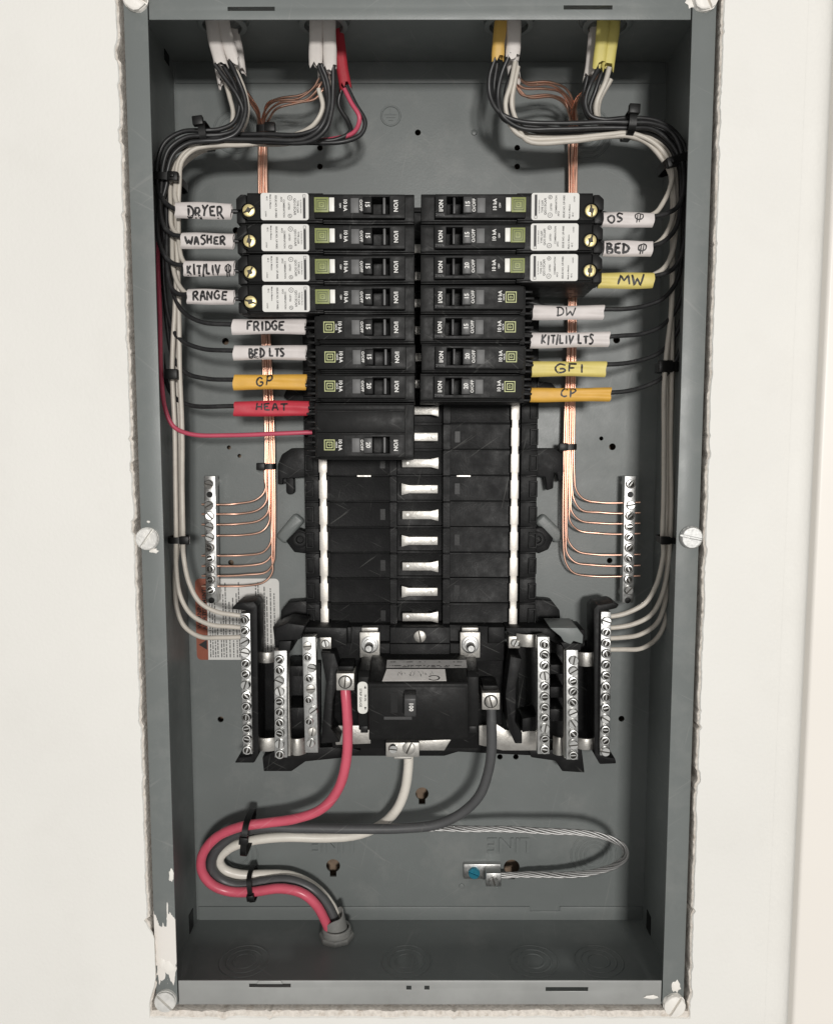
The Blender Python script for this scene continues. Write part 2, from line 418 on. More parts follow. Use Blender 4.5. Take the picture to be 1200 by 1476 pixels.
# back plate with real holes
HOLES = [(461, 213, 2.1), (461, 240, 2.1), (745, 213, 2.1), (745, 240, 2.1), (602, 191, 2.2), (325, 492, 2.6), (330, 645, 1.6), (345, 657, 1.5),
         (888, 490, 2.6), (866, 632, 1.6), (882, 644, 2.6), (874, 313, 2.4), (340, 332, 2.4), (318, 1037, 2.4), (895, 1036, 2.4), (720, 1091, 2.2), (743, 1091, 2.2),
         (878, 808, 2.2), (333, 811, 2.2), (608, 1144, 5.2), (480, 1248, 5.6), (737, 1250, 6.4)]
mb = MB(); mb.box(-BW + .8, BW - .8, DEPTH, DEPTH + 1.6, ZB + .8, ZT - .8)
back = mb.build('back_plate', M_box, panel, smooth=0)
cut = MB()
for px, py, r in HOLES:
    p = at(px, py, DEPTH)
    cut.lathe([(r, -4), (r, 6)], (p.x, DEPTH, p.z), 'y', 18)
    if r > 5: cut.box(p.x - 2.6, p.x + 2.6, DEPTH - 4.5, DEPTH + 6.5, p.z - r - 3.6, p.z - r + 1.5)
cutter = cut.build('hole_cutter', M_box, smooth=0)
md = back.modifiers.new('holes', 'BOOLEAN'); md.object = cutter; md.solver = 'EXACT'; md.use_self = True
dg = bpy.context.evaluated_depsgraph_get()
nm = bpy.data.meshes.new_from_object(back.evaluated_get(dg)); back.modifiers.clear(); back.data = nm; nm.name = 'back_plate'
bpy.data.objects.remove(cutter)
# side, top and bottom sheets
T = 1.4
for sx, nme in ((-1, 'side_wall'), (1, 'side_wall')):
    mb = MB(); mb.box(sx * BW, sx * (BW - T), 1.2, DEPTH + 1.6, ZB, ZT); mb.build(nme, M_box, panel, smooth=0)
mb = MB(); mb.box(-BW + T, BW - T, 1.2, DEPTH, ZT - T, ZT); ceil_o = mb.build('top_wall', M_box, panel, smooth=0)
mb = MB(); mb.box(-BW + T, BW - T, 1.2, DEPTH, ZB, ZB + T); floor_o = mb.build('bottom_wall', M_box, panel, smooth=0)
# end pieces lap over the back plate
mb = MB(); mb.box(-BW + 3, BW - 3, DEPTH - 1.1, DEPTH - .02, ZT - 16, ZT - T); mb.build('lap_seam', M_box, panel, bevel=.4)
zl = at(600, 1306, DEPTH).z
mb = MB(); mb.blocks([-BW + 3, 88, 112, BW - 3], [ZB + T, zl - 4, zl], [[DEPTH - 1.1] * 3, [DEPTH - 1.1, None, DEPTH - 1.1]], DEPTH - .02)
mb.build('lap_seam', M_box, panel, bevel=.4, weld=True)
# rim flanges; side ones carry a folded lip
FW = 14.6
for sx in (-1, 1):
    mb = MB()
    mb.prism_x([(0, ZB), (1.2, ZB), (1.2, ZT), (0, ZT)], sx * BW, sx * (BW - FW))
    o = mb.build('rim_flange', M_boxpaint if sx < 0 else M_box, panel, bevel=.35)
def slotted_flange(z0, z1, slots, holes, m):
    xs = sorted(set([-BW + FW + .8, BW - FW - .8] + [x for s in slots for x in s[:2]] + [h[0] - 1.7 for h in holes] + [h[0] + 1.7 for h in holes]))
    zs = sorted(set([z0, z1] + [z for s in slots for z in s[2:]] + [h[1] - 1.5 for h in holes] + [h[1] + 1.5 for h in holes]))
    H = []
    for j in range(len(zs) - 1):
        row = []
        for i in range(len(xs) - 1):
            cx, cz = (xs[i] + xs[i + 1]) / 2, (zs[j] + zs[j + 1]) / 2
            e = any(s[0] < cx < s[1] and s[2] < cz < s[3] for s in slots) or any(abs(h[0] - cx) < 1.7 and abs(h[1] - cz) < 1.5 for h in holes)
            row.append(None if e else .25)
        H.append(row)
    mb = MB(); mb.blocks(xs, zs, H, 1.2)
    o = mb.build('rim_flange', m, panel, bevel=.2, weld=True)
def slot_px(xa_, xb_, ya_, yb_):
    a, b = at(xa_, ya_, .25), at(xb_, yb_, .25); return (a.x, b.x, b.z, a.z)
ztf = at(605, 28, 0).z; zbf = at(605, 1414, 0).z
slotted_flange(ztf, ZT, [slot_px(328, 396, 9.5, 15.5), slot_px(812, 882, 7.5, 13.5)], [], M_box)
s1, s2 = slot_px(359, 419, 1418, 1423.5), slot_px(786, 847, 1423, 1429)
h1, h2 = at(589, 1424, .2), at(615, 1424, .2)
slotted_flange(ZB, zbf, [s1, s2], [(h1.x, h1.z), (h2.x, h2.z)], M_galv)
for s in (s1,):                                           # trim hook tabs pressed up behind the slots
    mb = MB(); c = (s[0] + s[1]) / 2
    mb.prism([(c - 9, s[3] + .2), (c + 9, s[3] + .2), (c + 7.5, s[3] + 2.6), (c - 7.5, s[3] + 2.6)], -.5, .2)
    mb.build('trim_hook_tab', M_galv, panel, bevel=.3)
# knockout rings: concentric pressed ridges
def rings(c, radii, axis, parent, sgn=-1):
    mb = MB()
    for r in radii:
        mb.lathe([(r - .8, 0), (r - .35, .42 * sgn), (r + .35, .42 * sgn), (r + .8, 0)], c, axis, 40)
        mb.f.pop(); mb.f.pop()
    return mb.build('knockout', M_box, parent)
for px, py, rr in ((845, 192, (7, 10.5, 14, 18)), (338, 190, (7, 11, 15)), (855, 1232, (7, 10.5, 14, 18)), (345, 1232, (7, 11, 15))):
    p = at(px, py, DEPTH); rings((p.x, DEPTH - .02, p.z), rr, 'y', panel)
for x in (-128, -62, 58, 120): rings((x, 34 if x > -100 else 34, ZT - T - .02), (8, 13, 17) , 'z', panel, -1)
for x in (-130, -10, 84, 132): rings((x, 44, ZB + T + .02), (8, 13, 18), 'z', panel, 1)
# embossed marks on the back plate
def emboss(s, size, px, py, rot, th=1.1):
    mb = MB(); p = at(px, py, DEPTH - .3); v, f = text_geo(s, size); ca, sa = math.cos(rot), math.sin(rot)
    for yy in (DEPTH - th,):
        mb.add([(p.x + a * ca - b * sa, yy, p.z + a * sa + b * ca) for a, b in v], f)
    ed = {}
    for q in f:
        for i in range(len(q)): ed.setdefault(tuple(sorted((q[i], q[(i + 1) % len(q)]))), []).append((q[i], q[(i + 1) % len(q)]))
    for k, e in ed.items():
        if len(e) == 1:
            i, j = e[0]; P = [(p.x + v[t][0] * ca - v[t][1] * sa, p.z + v[t][0] * sa + v[t][1] * ca) for t in (i, j)]
            mb.add([(P[0][0], DEPTH - th, P[0][1]), (P[1][0], DEPTH - th, P[1][1]), (P[1][0], DEPTH, P[1][1]), (P[0][0], DEPTH, P[0][1])], [(0, 1, 2, 3)])
    mb.build('embossed_lettering', M_box, back, smooth=0)
emboss('LINE', 17, 733, 1217, math.pi); emboss('LINE', 17, 480, 1217, math.pi)
mb = MB(); p = at(563, 167, DEPTH)
mb.lathe([(7.6, 0), (7.2, -.6), (6.5, -.6), (6.1, 0)], (p.x, DEPTH, p.z), 'y', 36); mb.f.pop(); mb.f.pop()
mb.box(p.x - .4, p.x + .4, DEPTH - .6, DEPTH, p.z + 1.4, p.z + 5.8)
for k, wd in enumerate((4.6, 3.2, 1.6)): mb.box(p.x - wd, p.x + wd, DEPTH - .6, DEPTH, p.z + .6 - 2 * k, p.z + 1.3 - 2 * k)
mb.build('embossed_earth_symbol', M_box, back)
# grey tongues lanced out of the back plate, and interior retaining slots
for px, py, ang in ((418, 762, 50), (792, 762, -45)):
    p = at(px, py, DEPTH - 6); mb = MB(); ca, sa = math.cos(math.radians(ang)), math.sin(math.radians(ang))
    poly = [(a * ca - b * sa + p.x, a * sa + b * ca + p.z) for a, b in round_rect(-12, 12, -5, 5, 3)]
    mb.prism(poly, DEPTH - 7, DEPTH); mb.build('lanced_tongue', M_box, panel, bevel=2.2, seg=3)
for px, py in ((683, 191), (665, 1277), (813, 488)):
    p = at(px, py, DEPTH); mb = MB(); mb.lathe([(2.2, 0), (1.9, -.8), (1.2, -1)], (p.x, DEPTH, p.z), 'y', 14); mb.build('rivet', M_box, panel)
# slits beside the corners
for px, py, sx in ((936, 1320, 1), (279, 1318, -1), (236, 88, -1)):
    p = at(px, py, 90); mb = MB(); mb.box(sx * (BW - T - .5), sx * (BW - T), 74, 84, p.z - 6, p.z + 9); mb.build('side_slit', M_tie, panel, smooth=0)
# cover screws on the rim
def slot_head(r, h, slot=.8, dish=.0, n=18, dome=.25):
    """screw head facing -y with a real slot, base at y=0"""
    mb = MB(); mb.lathe([(r, 0), (r, -h * .45), (r * .97, -h * .5)], (0, 0, 0), 'y', n)
    for sg in (-1, 1):
        a0 = math.asin(min(.9, slot / 2 / (r * .96)))
        pts = []
        for k in range(9):
            a = a0 + (math.pi - 2 * a0) * k / 8
            pts.append((r * .97 * math.cos(a), sg * r * .97 * math.sin(a)))
        ins = [(x * .86, z * .86 + sg * .05 * r) for x, z in pts]
        m_ = len(pts)
        vs = [(x, -h * .5, z) for x, z in pts] + [(x, -h * .85, z) for x, z in pts] + [(x, -h, z) for x, z in ins]
        fs = [(i, i + 1, i + 1 + m_, i + m_) for i in range(m_ - 1)] + [(i + m_, i + 1 + m_, i + 1 + 2 * m_, i + 2 * m_) for i in range(m_ - 1)]
        fs += [tuple(range(2 * m_, 3 * m_)), (0, m_, 2 * m_, 3 * m_ - 1, 2 * m_ - 1, m_ - 1)]
        mb.add(vs, fs)
    return mb
for px, py, r, m, ang, yy in ((197, -1, 7.6, M_spl, .5, 0), (1014, -1, 7.6, M_spl, 1.1, 0), (214, 776, 7.4, M_screwp, -.95, 0), (994, 774, 7.4, M_zinc, .2, 0), (240, 1440, 7.4, M_screwp, .8, 0), (970, 1446, 7.4, M_spl, 2.1, 0)):
    p = at(px, py, 0)
    sh = slot_head(r, 4.2, 1.1, n=24)
    if m is M_spl:
        rnd = random.Random(int(px)); sh.v = [(x * (1 + rnd.uniform(-.05, .08)), y, z * (1 + rnd.uniform(-.05, .08))) for x, y, z in sh.v]
    o = sh.build('cover_screw', m, None); o.location = (p.x * .001, 0, p.z * .001); o.rotation_euler = (0, ang, 0); put(o, panel)
# dried drips of wall paint near the screws
for px, py, rx, rz, sd in ((184, 1303, 0, 0, 1), (222, 794, 3, 2, 2), (974, 1422, 3.4, 5, 3), (938, 1437, 6, 1.6, 4), (999, 4, 6, 4, 5), (243, 1395, 4, 5, 6), (247, 1262, 2, 6, 7), (214, 752, 1.6, .9, 8), (234, 1388, 3, 4, 9)):
    if not rx: continue
    p = at(px, py, 0); rnd = random.Random(sd); mb = MB(); N = 14
    ring_ = [(p.x + rx * math.cos(6.283 * k / N) * rnd.uniform(.6, 1.15), p.z + rz * math.sin(6.283 * k / N) * rnd.uniform(.6, 1.15)) for k in range(N)]
    mb.add([(x, -.02, z) for x, z in ring_] + [(p.x + (x - p.x) * .7, -.5, p.z + (z - p.z) * .7) for x, z in ring_] + [(p.x, -.6, p.z)],
           [(i, (i + 1) % N, (i + 1) % N + N, i + N) for i in range(N)] + [(i + N, (i + 1) % N + N, 2 * N) for i in range(N)])
    mb.build('paint_drip', M_spl, panel, smooth=60)

# ---------------------------------------------------------------- screws shared by the terminal bars
def terminal_head(r, h):
    """cup point clamping screw: rounded collar, sunk centre, driver slot"""
    mb = slot_head(r, h, .75, n=16)
    return mb
def recess(o, r_in, y_lim):
    """paint shade and grime on the floor of the driver recess: faces that lie sunk inside the head"""
    me = o.data; me.materials.append(M_recess_shade)
    for p in me.polygons:
        c = p.center * 1000
        if math.hypot(c.x, c.z) < r_in and c.y > y_lim: p.material_index = 1
SC_TERM = terminal_head(3.35, 2.8).build('screw', M_screw); recess(SC_TERM, 3.2, -1.5); SC_TERM_ME = SC_TERM.data; bpy.data.objects.remove(SC_TERM)
mbc = MB(); mbc.lathe([(3.35, 0), (3.35, -1.7), (2.95, -2.3), (2.35, -2.4), (1.75, -1.3), (1.6, -.7)], (0, 0, 0), 'y', 16)
mbc.box(-1.75, 1.75, -1.9, -.8, -.4, .4)
SC_CUP = mbc.build('screw', M_screw); recess(SC_CUP, 1.9, -1.65); SC_CUP_ME = SC_CUP.data; bpy.data.objects.remove(SC_CUP)
SC_FLAT = slot_head(3.6, 1.3, .6, n=18).build('screw', M_tin); recess(SC_FLAT, 3.3, -.7); SC_FLAT_ME = SC_FLAT.data; bpy.data.objects.remove(SC_FLAT)
def screw(parent, x, y, z, me=None, s=1.0):
    me = me or random.choice((SC_TERM_ME, SC_CUP_ME, SC_CUP_ME, SC_CUP_ME))
    o = bpy.data.objects.new('screw', me); COL.objects.link(o); o.location = (x * .001, y * .001, z * .001)
    o.rotation_euler = (random.uniform(-.10, .10), random.uniform(0, 6.28), random.uniform(-.10, .10))
    o.scale = (s,) * 3; put(o, parent); return o

def bar(root, name, pxt, pyt, pxb, pyb, yf, width, depth, m=None):
    """terminal bar between two points, front face at yf"""
    a, b = at(pxt, pyt, yf), at(pxb, pyb, yf); hw = width / 2
    mb = MB(); v = []
    for y in (yf, yf + depth): v += [(a.x - hw, y, a.z), (a.x + hw, y, a.z), (b.x + hw, y, b.z), (b.x - hw, y, b.z)]
    mb.add(v, [(0, 1, 2, 3), (7, 6, 5, 4), (0, 4, 5, 1), (1, 5, 6, 2), (2, 6, 7, 3), (3, 7, 4, 0)])
    return mb.build(name, m or M_zinc, root, bevel=.35)

# ---------------------------------------------------------------- earth bars bolted to the back plate
for sx, x0, x1, skip, lab in ((-1, 302, 305, (1, 11), 'left zinc ground bar with eight copper wires, above the warning sticker'),
                              (1, 908, 904, (1, 11), 'right zinc ground bar with seven copper wires and its open lowest hole')):
    yf = 77; a, b = at(x0, 686, yf), at(x1, 869 if sx > 0 else 868, yf)
    g = empty('ground_bar', (a.x, DEPTH, b.z), lab, 'ground bar', 'ground bars on the back plate')
    body = bar(g, 'bar', x0, 686, x1, 869, yf, 8.4, 8)
    mb = MB()
    for t in (.06, .94):
        q = a.lerp(b, t); mb.lathe([(3.5, 0), (3.5, DEPTH - yf - 8)], (q.x, yf + 8, q.z), 'y', 14)
    mb.build('standoff', M_zinc, g)
    for k in range(12):
        q = at(x0 + (x1 - x0) * k / 11, 697.6 + 15.25 * k, yf)
        if k in skip:
            mb = MB(); mb.lathe([(2.3, -.05), (2.3, .1)], (q.x, yf, q.z), 'y', 16); mb.build('threaded_hole', M_tie, g)
        else: screw(g, q.x + random.uniform(-.3, .3), yf - random.uniform(0, .5), q.z, None, 1.0)

# ---------------------------------------------------------------- black bus interior
bus = empty('bus_assembly', (0, DEPTH, -220), 'black plastic bus base with metal stabs and neutral bars inside the panel', 'bus base')
YB = 75.0; PIT = 19.05; STZ = 18.8
zr = [STZ + PIT * .5 - PIT * k for k in range(-7, 10)]
xsb = [-85, -78, -70.5 - 4, -70.5 + 4, -22, -17, 17, 22, 66, 74, 81, 86]
zs = []
for z in reversed(zr): zs += [z - .55, z + .55]
zs = [zr[-1] - 2] + zs + [zr[0] + 3]
H = []
for j in range(len(zs) - 1):
    groove = abs((zs[j + 1] - zs[j]) - 1.1) < .05
    row = []
    for i in range(len(xsb) - 1):
        c = (xsb[i] + xsb[i + 1]) / 2
        h = YB
        if abs(c) < 17: h = YB + 6
        elif abs(c) < 22: h = YB - 3.5
        elif abs(c) > 76: h = YB - 1
        elif abs(c) > 66: h = YB + 4
        if groove: h = h - 2.2 if abs(c) < 66 else h + 1.2
        row.append(h)
    H.append(row)
mb = MB(); mb.blocks(xsb, zs, H, DEPTH - 6)
base = mb.build('base_tray', M_base, bus, bevel=.45, weld=True)
# recessed windows along both edges and square keying holes
for k in range(-1, 9):
    z = STZ - PIT * k
    for x in (-81.3, 83.3):
        o = MB().blocks([x - 3, x - 1.9, x + 1.9, x + 3], [z - 6, z - 4.8, z + 4.8, z + 6], [[YB - 3] * 3, [YB - 3, YB - .6, YB - 3], [YB - 3] * 3], YB - .9).build('edge_window', M_base, bus, bevel=.3, weld=True)
    if k >= 0:
        sx = -1 if k % 2 == 0 else 1
        if k % 2: x = 27.5
        else: x = -27.5
        mb = MB(); mb.box(x - 1.8, x + 1.8, YB - .06, YB + .3, z - 4, z + 4); mb.build('key_hole', M_tie, base, smooth=0)
# mounting ears, prongs and bosses
def poly_px(pts, Y): return [(at(x, y, Y).x, at(x, y, Y).z) for x, y in pts]
for nm_, pts, y0, y1 in (
    ('mounting_ear', [(443, 646), (420, 646), (406, 655), (400, 670), (400, 698), (407, 698), (408, 690), (443, 688)], 80, 90),
    ('mounting_ear', [(769, 646), (800, 646), (812, 655), (812, 680), (810, 694), (804, 694), (802, 682), (798, 682), (797, 704), (788, 707), (785, 688), (769, 686)], 80, 90),
    ('mounting_ear', [(443, 866), (415, 868), (405, 880), (404, 905), (443, 908)], 78, 90),
    ('mounting_ear', [(769, 864), (795, 866), (806, 880), (808, 905), (769, 908)], 78, 90),
    ('clip_ear', [(445, 768), (430, 762), (412, 780), (424, 796), (440, 798), (445, 790)], 80, 91),
    ('clip_ear', [(768, 762), (782, 760), (797, 776), (790, 792), (776, 798), (766, 794)], 80, 91),
    ('mounting_ear', [(443, 545), (415, 556), (408, 572), (420, 580), (443, 578)], 80, 90),
    ('mounting_ear', [(769, 548), (795, 552), (806, 566), (800, 580), (769, 580)], 80, 90)):
    mb = MB(); mb.prism(poly_px(pts, y0), y0, y1); mb.build(nm_, M_base, bus, bevel=.8)
for px, py in ((432, 778), (774, 778)):
    p = at(px, py, 78); mb = MB(); mb.lathe([(6, 4), (6, 0), (4.6, -.6), (3, -.4), (2.4, 1.5)], (p.x, 78, p.z), 'y', 20); mb.build('boss', M_base, bus)
for px, py in ((418, 705), (407, 690)):
    p = at(px, py, 84); mb = MB(); mb.prism(round_rect(p.x - 3, p.x + 3, p.z - 4, p.z + 9, 2.6), 84, 92); mb.build('prong', M_base, bus, bevel=.6)
# bus stabs, every other one flared to the right or the left
for k in range(-6, 9):
    z = STZ - PIT * k; f = 1 if k % 2 == 0 else -1
    mb = MB()
    if k % 2 == 0: poly = [(-13, -4.6), (8, -4.6), (13.2, -8), (13.6, -8), (13.6, 8), (13.2, 8), (8, 4.6), (-13, 4.6)]
    else: poly = [(13, -4.6), (-8, -4.6), (-13.2, -8), (-13.6, -8), (-13.6, 8), (-13.2, 8), (-8, 4.6), (13, 4.6)]
    poly = [(x, z + zz * (.66 if abs(zz) < 5 else .54)) for x, zz in poly]
    mb.prism(poly, 69.5, 74); st = mb.build('bus_stab', M_tin, bus, bevel=.3)
    q = MB(); q.lathe([(1.5, 0), (1.5, -.25), (1.1, -.35)], (-f * 9.3, 69.5, z), 'y', 12); q.build('rivet', M_tin, st)
    q = MB(); q.box(-6, 6, 74.05, 84, z - 2.5, z + 2.5); q.build('post', M_tin, st, smooth=0)
# plug-on neutral strips with notches
for sx, ytop in ((-1, 659), (1, 577)):
    Y = 68.0; xb = -70.6 if sx < 0 else 68.9
    zt = at(467, ytop, Y).z; zb = at(467, 918, Y).z
    L_, R_ = [], []; z = zt; nk = 0; zk = STZ + PIT * .5 - PIT * 10
    cuts = [STZ + PIT * .5 - PIT * k for k in range(-1, 9)]
    segs = [zt] + [c for c in cuts if zb + 4 < c < zt - 4] + [zb]
    R_ = []
    for a, b in zip(segs[:-1], segs[1:]):
        R_ += [(2.35, a), (2.35, a - 2.6), (3.0, a - 3.0), (3.0, b + 3.0), (2.35, b + 2.6)] if a != zt else [(3.0, a), (3.0, b + 3.0), (2.35, b + 2.6)]
    R_.append((2.3, zb))
    poly = [(xb + x, z) for x, z in R_] + [(xb - x, z) for x, z in reversed(R_)]
    mb = MB(); mb.prism(poly, Y, Y + 3); mb.build('neutral_strip', M_tinb, bus, bevel=.25)
    mb = MB(); mb.box(xb - 1, xb + 1, Y + 3.05, YB + 5, zb + 2, zt - 2); mb.build('strip_web', M_tinb, bus, smooth=0)
# thin metal joint seen between base halves
for xa_, xb_ in ((-46, -36), (27, 37)):
    mb = MB(); z = at(500, 686, 74).z; mb.box(xa_, xb_, 72.6, 74, z - .5, z + .5); mb.build('joint_strip', M_tin, bus)

# ---- lower carrier with neutral bars
carrier = MB()
zc0, zc1 = at(605, 1085, 62).z, at(605, 903, 62).z
carrier.blocks([-66, -50, -38, -22, 22, 38, 50, 62], [zc0, zc0 + 30, zc1 - 26, zc1 - 12, zc1],
               [[70] * 7, [66, 66, 64, 62, 64, 66, 66], [62, 62, 60, 58, 60, 62, 62], [60, 62, 66, 60, 66, 62, 60]], 90)
car = carrier.build('lower_carrier', M_base, bus, bevel=.8, weld=True)
# side cages (black plastic walls round the neutral bars)
def cage(pts_list):
    for pts, y0, y1 in pts_list:
        mb = MB(); mb.prism(poly_px(pts, y0), y0, y1); mb.build('cage_wall', M_base, bus, bevel=.7)
cage([([(393, 903), (500, 905), (500, 930), (478, 935), (478, 920), (430, 920), (420, 938), (397, 938)], 52, 84),
      ([(462, 940), (482, 942), (490, 968), (480, 1010), (477, 1050), (490, 1070), (462, 1072), (466, 1030), (470, 985)], 46, 86),
      ([(400, 1080), (500, 1076), (520, 1082), (500, 1092), (440, 1098), (420, 1112), (380, 1112), (378, 1092)], 72, 88),
      ([(412, 960), (440, 960), (440, 975), (412, 975)], 60, 86), ([(412, 1020), (440, 1020), (440, 1040), (412, 1042)], 56, 86),
      ([(378, 955), (462, 955), (462, 1078), (378, 1078)], 84, 90),
      ([(728, 905), (800, 905), (842, 908), (842, 932), (806, 930), (790, 922), (738, 926)], 56, 84),
      ([(735, 946), (752, 950), (744, 985), (742, 1040), (752, 1056), (752, 1072), (742, 1072), (732, 1050), (728, 1000)], 44, 84),
      ([(752, 1036), (775, 1032), (775, 1052), (752, 1056)], 60, 86),
      ([(746, 925), (850, 925), (862, 1075), (746, 1060)], 84, 90),
      ([(762, 1082), (838, 1080), (842, 1114), (810, 1112), (800, 1097), (765, 1092)], 72, 88),
      ([(792, 958), (812, 958), (812, 972), (792, 972)], 52, 84), ([(792, 990), (812, 990), (812, 1006), (792, 1006)], 52, 84), ([(792, 1022), (812, 1022), (812, 1040), (792, 1040)], 52, 84)])
# hood over the inner right bar with its broken grey facet, and its left twin
for pts, y0, y1, m in (([(792, 905), (832, 905), (840, 916), (839, 928), (826, 924), (822, 929), (812, 925), (808, 918)], 30, 60, M_box),
                       ([(398, 905), (414, 898), (440, 902), (432, 922), (397, 924), (395, 915)], 30, 60, M_base)):
    mb = MB(); mb.prism(poly_px(pts, y0), y0, y1); mb.build('bar_hood', m, bus, bevel=.6)
for pts in ([(808, 926), (838, 928), (836, 938), (815, 940)], [(402, 924), (420, 924), (417, 942), (401, 942)]):
    mb = MB(); mb.prism(poly_px(pts, 32), 32, 60); mb.build('bar_hood', M_base, bus, bevel=.5)
# neutral bars, named by their screws
def neutral(pt, pb, yf, wd, n_, y_first, y_last, zig=None, me=None, sc=1., xoff=0):
    b_ = bar(bus, 'neutral_bar', pt[0], pt[1], pb[0], pb[1], yf, wd, 9)
    for k in range(n_):
        t = k / (n_ - 1); py = y_first + (y_last - y_first) * t
        px = pt[0] + (pb[0] - pt[0]) * (py - pt[1]) / (pb[1] - pt[1]) + xoff
        if zig: px += zig[k]
        p = at(px, py, yf); screw(b_, p.x, yf - random.uniform(0, .5), p.z, me[k] if me else None, sc)
    return b_
T_, C_, Fl = SC_TERM_ME, SC_CUP_ME, SC_FLAT_ME
neutral((404, 938), (405, 1092), 30, 8.8, 10, 950, 1086, sc=1.02, xoff=-1)
neutral((445, 918), (449, 1085), 32, 9.2, 10, 931, 1070, zig=(-2, -2, 4, -1, 1, -2, 4, -2, 2, 0), me=[Fl, C_, T_, C_, Fl, C_, T_, C_, Fl, T_], sc=.9)
neutral((783, 918), (783, 1087), 32, 8.4, 11, 928, 1079, sc=1.0, xoff=1)
neutral((824, 937), (824, 1095), 30, 8.2, 10, 951, 1087, sc=1.0, xoff=1)
# backing rails give the bars their bright side
for pxa, pya, pxb, pyb, yf in ((412.5, 927, 416.5, 1090, 36), (775, 922, 776, 1086, 40), (814.5, 930, 815, 1093, 36)):
    bar(bus, 'bar_rail', pxa, pya, pxb, pyb, yf, 2.2, 6, M_tin)
# outer bars in their long black holders
for sx, xt, xb_, y0, y1 in ((-1, 353, 357, 884, 1087), (1, 873, 871, 882, 1089)):
    bar(bus, 'neutral_bar', xt, y0, xb_, y1, 45, 7, 9)
    nb = bus.children[-1]
    nb = [c for c in bus.children if c.name.startswith('neutral_bar')][-1]
    for k in range(13):
        py = (893 if sx < 0 else 895) + (1080 - 893) * k / 12; px = xt + (xb_ - xt) * k / 12
        p = at(px, py, 45); screw(nb, p.x, 45 - random.uniform(0, .4), p.z, None, 1.02)
    if sx < 0: pts = [(333, 878), (341, 869), (366, 867), (371, 874), (373, 1088), (366, 1100), (338, 1100), (343, 1092), (362, 1090), (360, 882), (352, 880)]
    else: pts = [(855, 878), (860, 872), (884, 868), (892, 872), (888, 877), (866, 882), (864, 1086), (872, 1091), (886, 1093), (888, 1101), (864, 1102), (856, 1088)]
    mb = MB(); mb.prism(poly_px(pts, 50), 50, 74); mb.build('bar_holder', M_base, bus, bevel=.9)
# metal links between bars
for pts, y0 in (([(370, 942), (398, 940), (398, 955), (370, 955)], 56), ([(366, 1063), (402, 1066), (402, 1082), (366, 1078)], 56), ([(415, 1064), (440, 1066), (440, 1088), (415, 1088)], 50),
                ([(798, 1062), (814, 1064), (814, 1088), (797, 1086)], 50), ([(830, 940), (860, 946), (860, 960), (832, 956)], 56), ([(830, 1064), (860, 1066), (860, 1078), (830, 1080)], 56),
                ([(744, 914), (782, 916), (782, 932), (744, 930)], 50)):
    a = poly_px(pts, y0); xs_ = sorted(p[0] for p in a); cx = (xs_[0] + xs_[-1]) / 2; mb = MB(); N = 8; hw = (xs_[-1] - xs_[0]) / 2
    zt_, zb_ = max(p[1] for p in a), min(p[1] for p in a); vs = []
    for i in range(N + 1):
        u = -1 + 2 * i / N; y = y0 + 4 * u * u - 2; vs += [(cx + hw * u, y, zt_), (cx + hw * u, y, zb_), (cx + hw * u, y + 1.6, zt_), (cx + hw * u, y + 1.6, zb_)]
    fs = []
    for i in range(N):
        o = 4 * i; fs += [(o, o + 1, o + 5, o + 4), (o + 2, o + 6, o + 7, o + 3), (o, o + 4, o + 6, o + 2), (o + 1, o + 3, o + 7, o + 5)]
    fs += [(0, 2, 3, 1), (4 * N, 4 * N + 1, 4 * N + 3, 4 * N + 2)]
    mb.add(vs, fs); mb.build('link_strap', M_tin, bus, bevel=.2)
# silver cross strap under the main breaker
for pts, y0 in (([(478, 1046), (534, 1046), (534, 1072), (484, 1074)], 66), ([(690, 1046), (716, 1044), (728, 1052), (776, 1054), (776, 1082), (724, 1082), (690, 1074)], 66), ([(600, 1068), (650, 1066), (640, 1082), (600, 1082)], 67)):
    mb = MB(); mb.prism(poly_px(pts, y0), y0, y0 + 3); mb.build('cross_strap', M_tin, bus, bevel=.4)
mb = MB(); mb.prism(poly_px([(470, 1074), (790, 1076), (776, 1090), (660, 1084), (640, 1090), (500, 1090)], 76), 76, 90); mb.build('carrier_foot', M_base, bus, bevel=.8)
# small clamp blocks at the strip ends
for px, py in ((469, 927), (741, 926)):
    p = at(px, py, 52); mb = MB(); mb.box(p.x - 4.2, p.x + 4.2, 52, 64, p.z - 4.4, p.z + 4.4); cb = mb.build('strip_clamp', M_tin, bus, bevel=.5)
    screw(cb, p.x, 52, p.z, T_, .85)
# big studs with washers feeding the bus
for px in (533, 677):
    p = at(px, 926, 58); r = MB(); r.box(p.x - 7.3, p.x + 7.3, 56, 60, p.z - 11, p.z + 8); lug = r.build('stud_plate', M_tin, bus, bevel=.5)
    mb = MB(); mb.box(p.x - 6, p.x + 6, 58, 66, p.z + 8.1, p.z + 11); mb.build('plate_fold', M_tin, lug, bevel=.5)
    mb = MB(); mb.lathe([(6.4, 0), (6.4, -1), (5.4, -1.4), (4.6, -1.4), (4.4, -3), (3.2, -3.2)], (p.x, 56, p.z - 1), 'y', 24); mb.build('washer', M_zinc, lug)
    mb = MB(); mb.lathe([(2.9, 0), (2.9, -8), (2.2, -9)], (p.x, 53, p.z - 1), 'y', 16); mb.build('stud', M_zinc, lug)
p = at(605, 917, 58); screw(car, p.x, 57.6, p.z, Fl, 1.25)

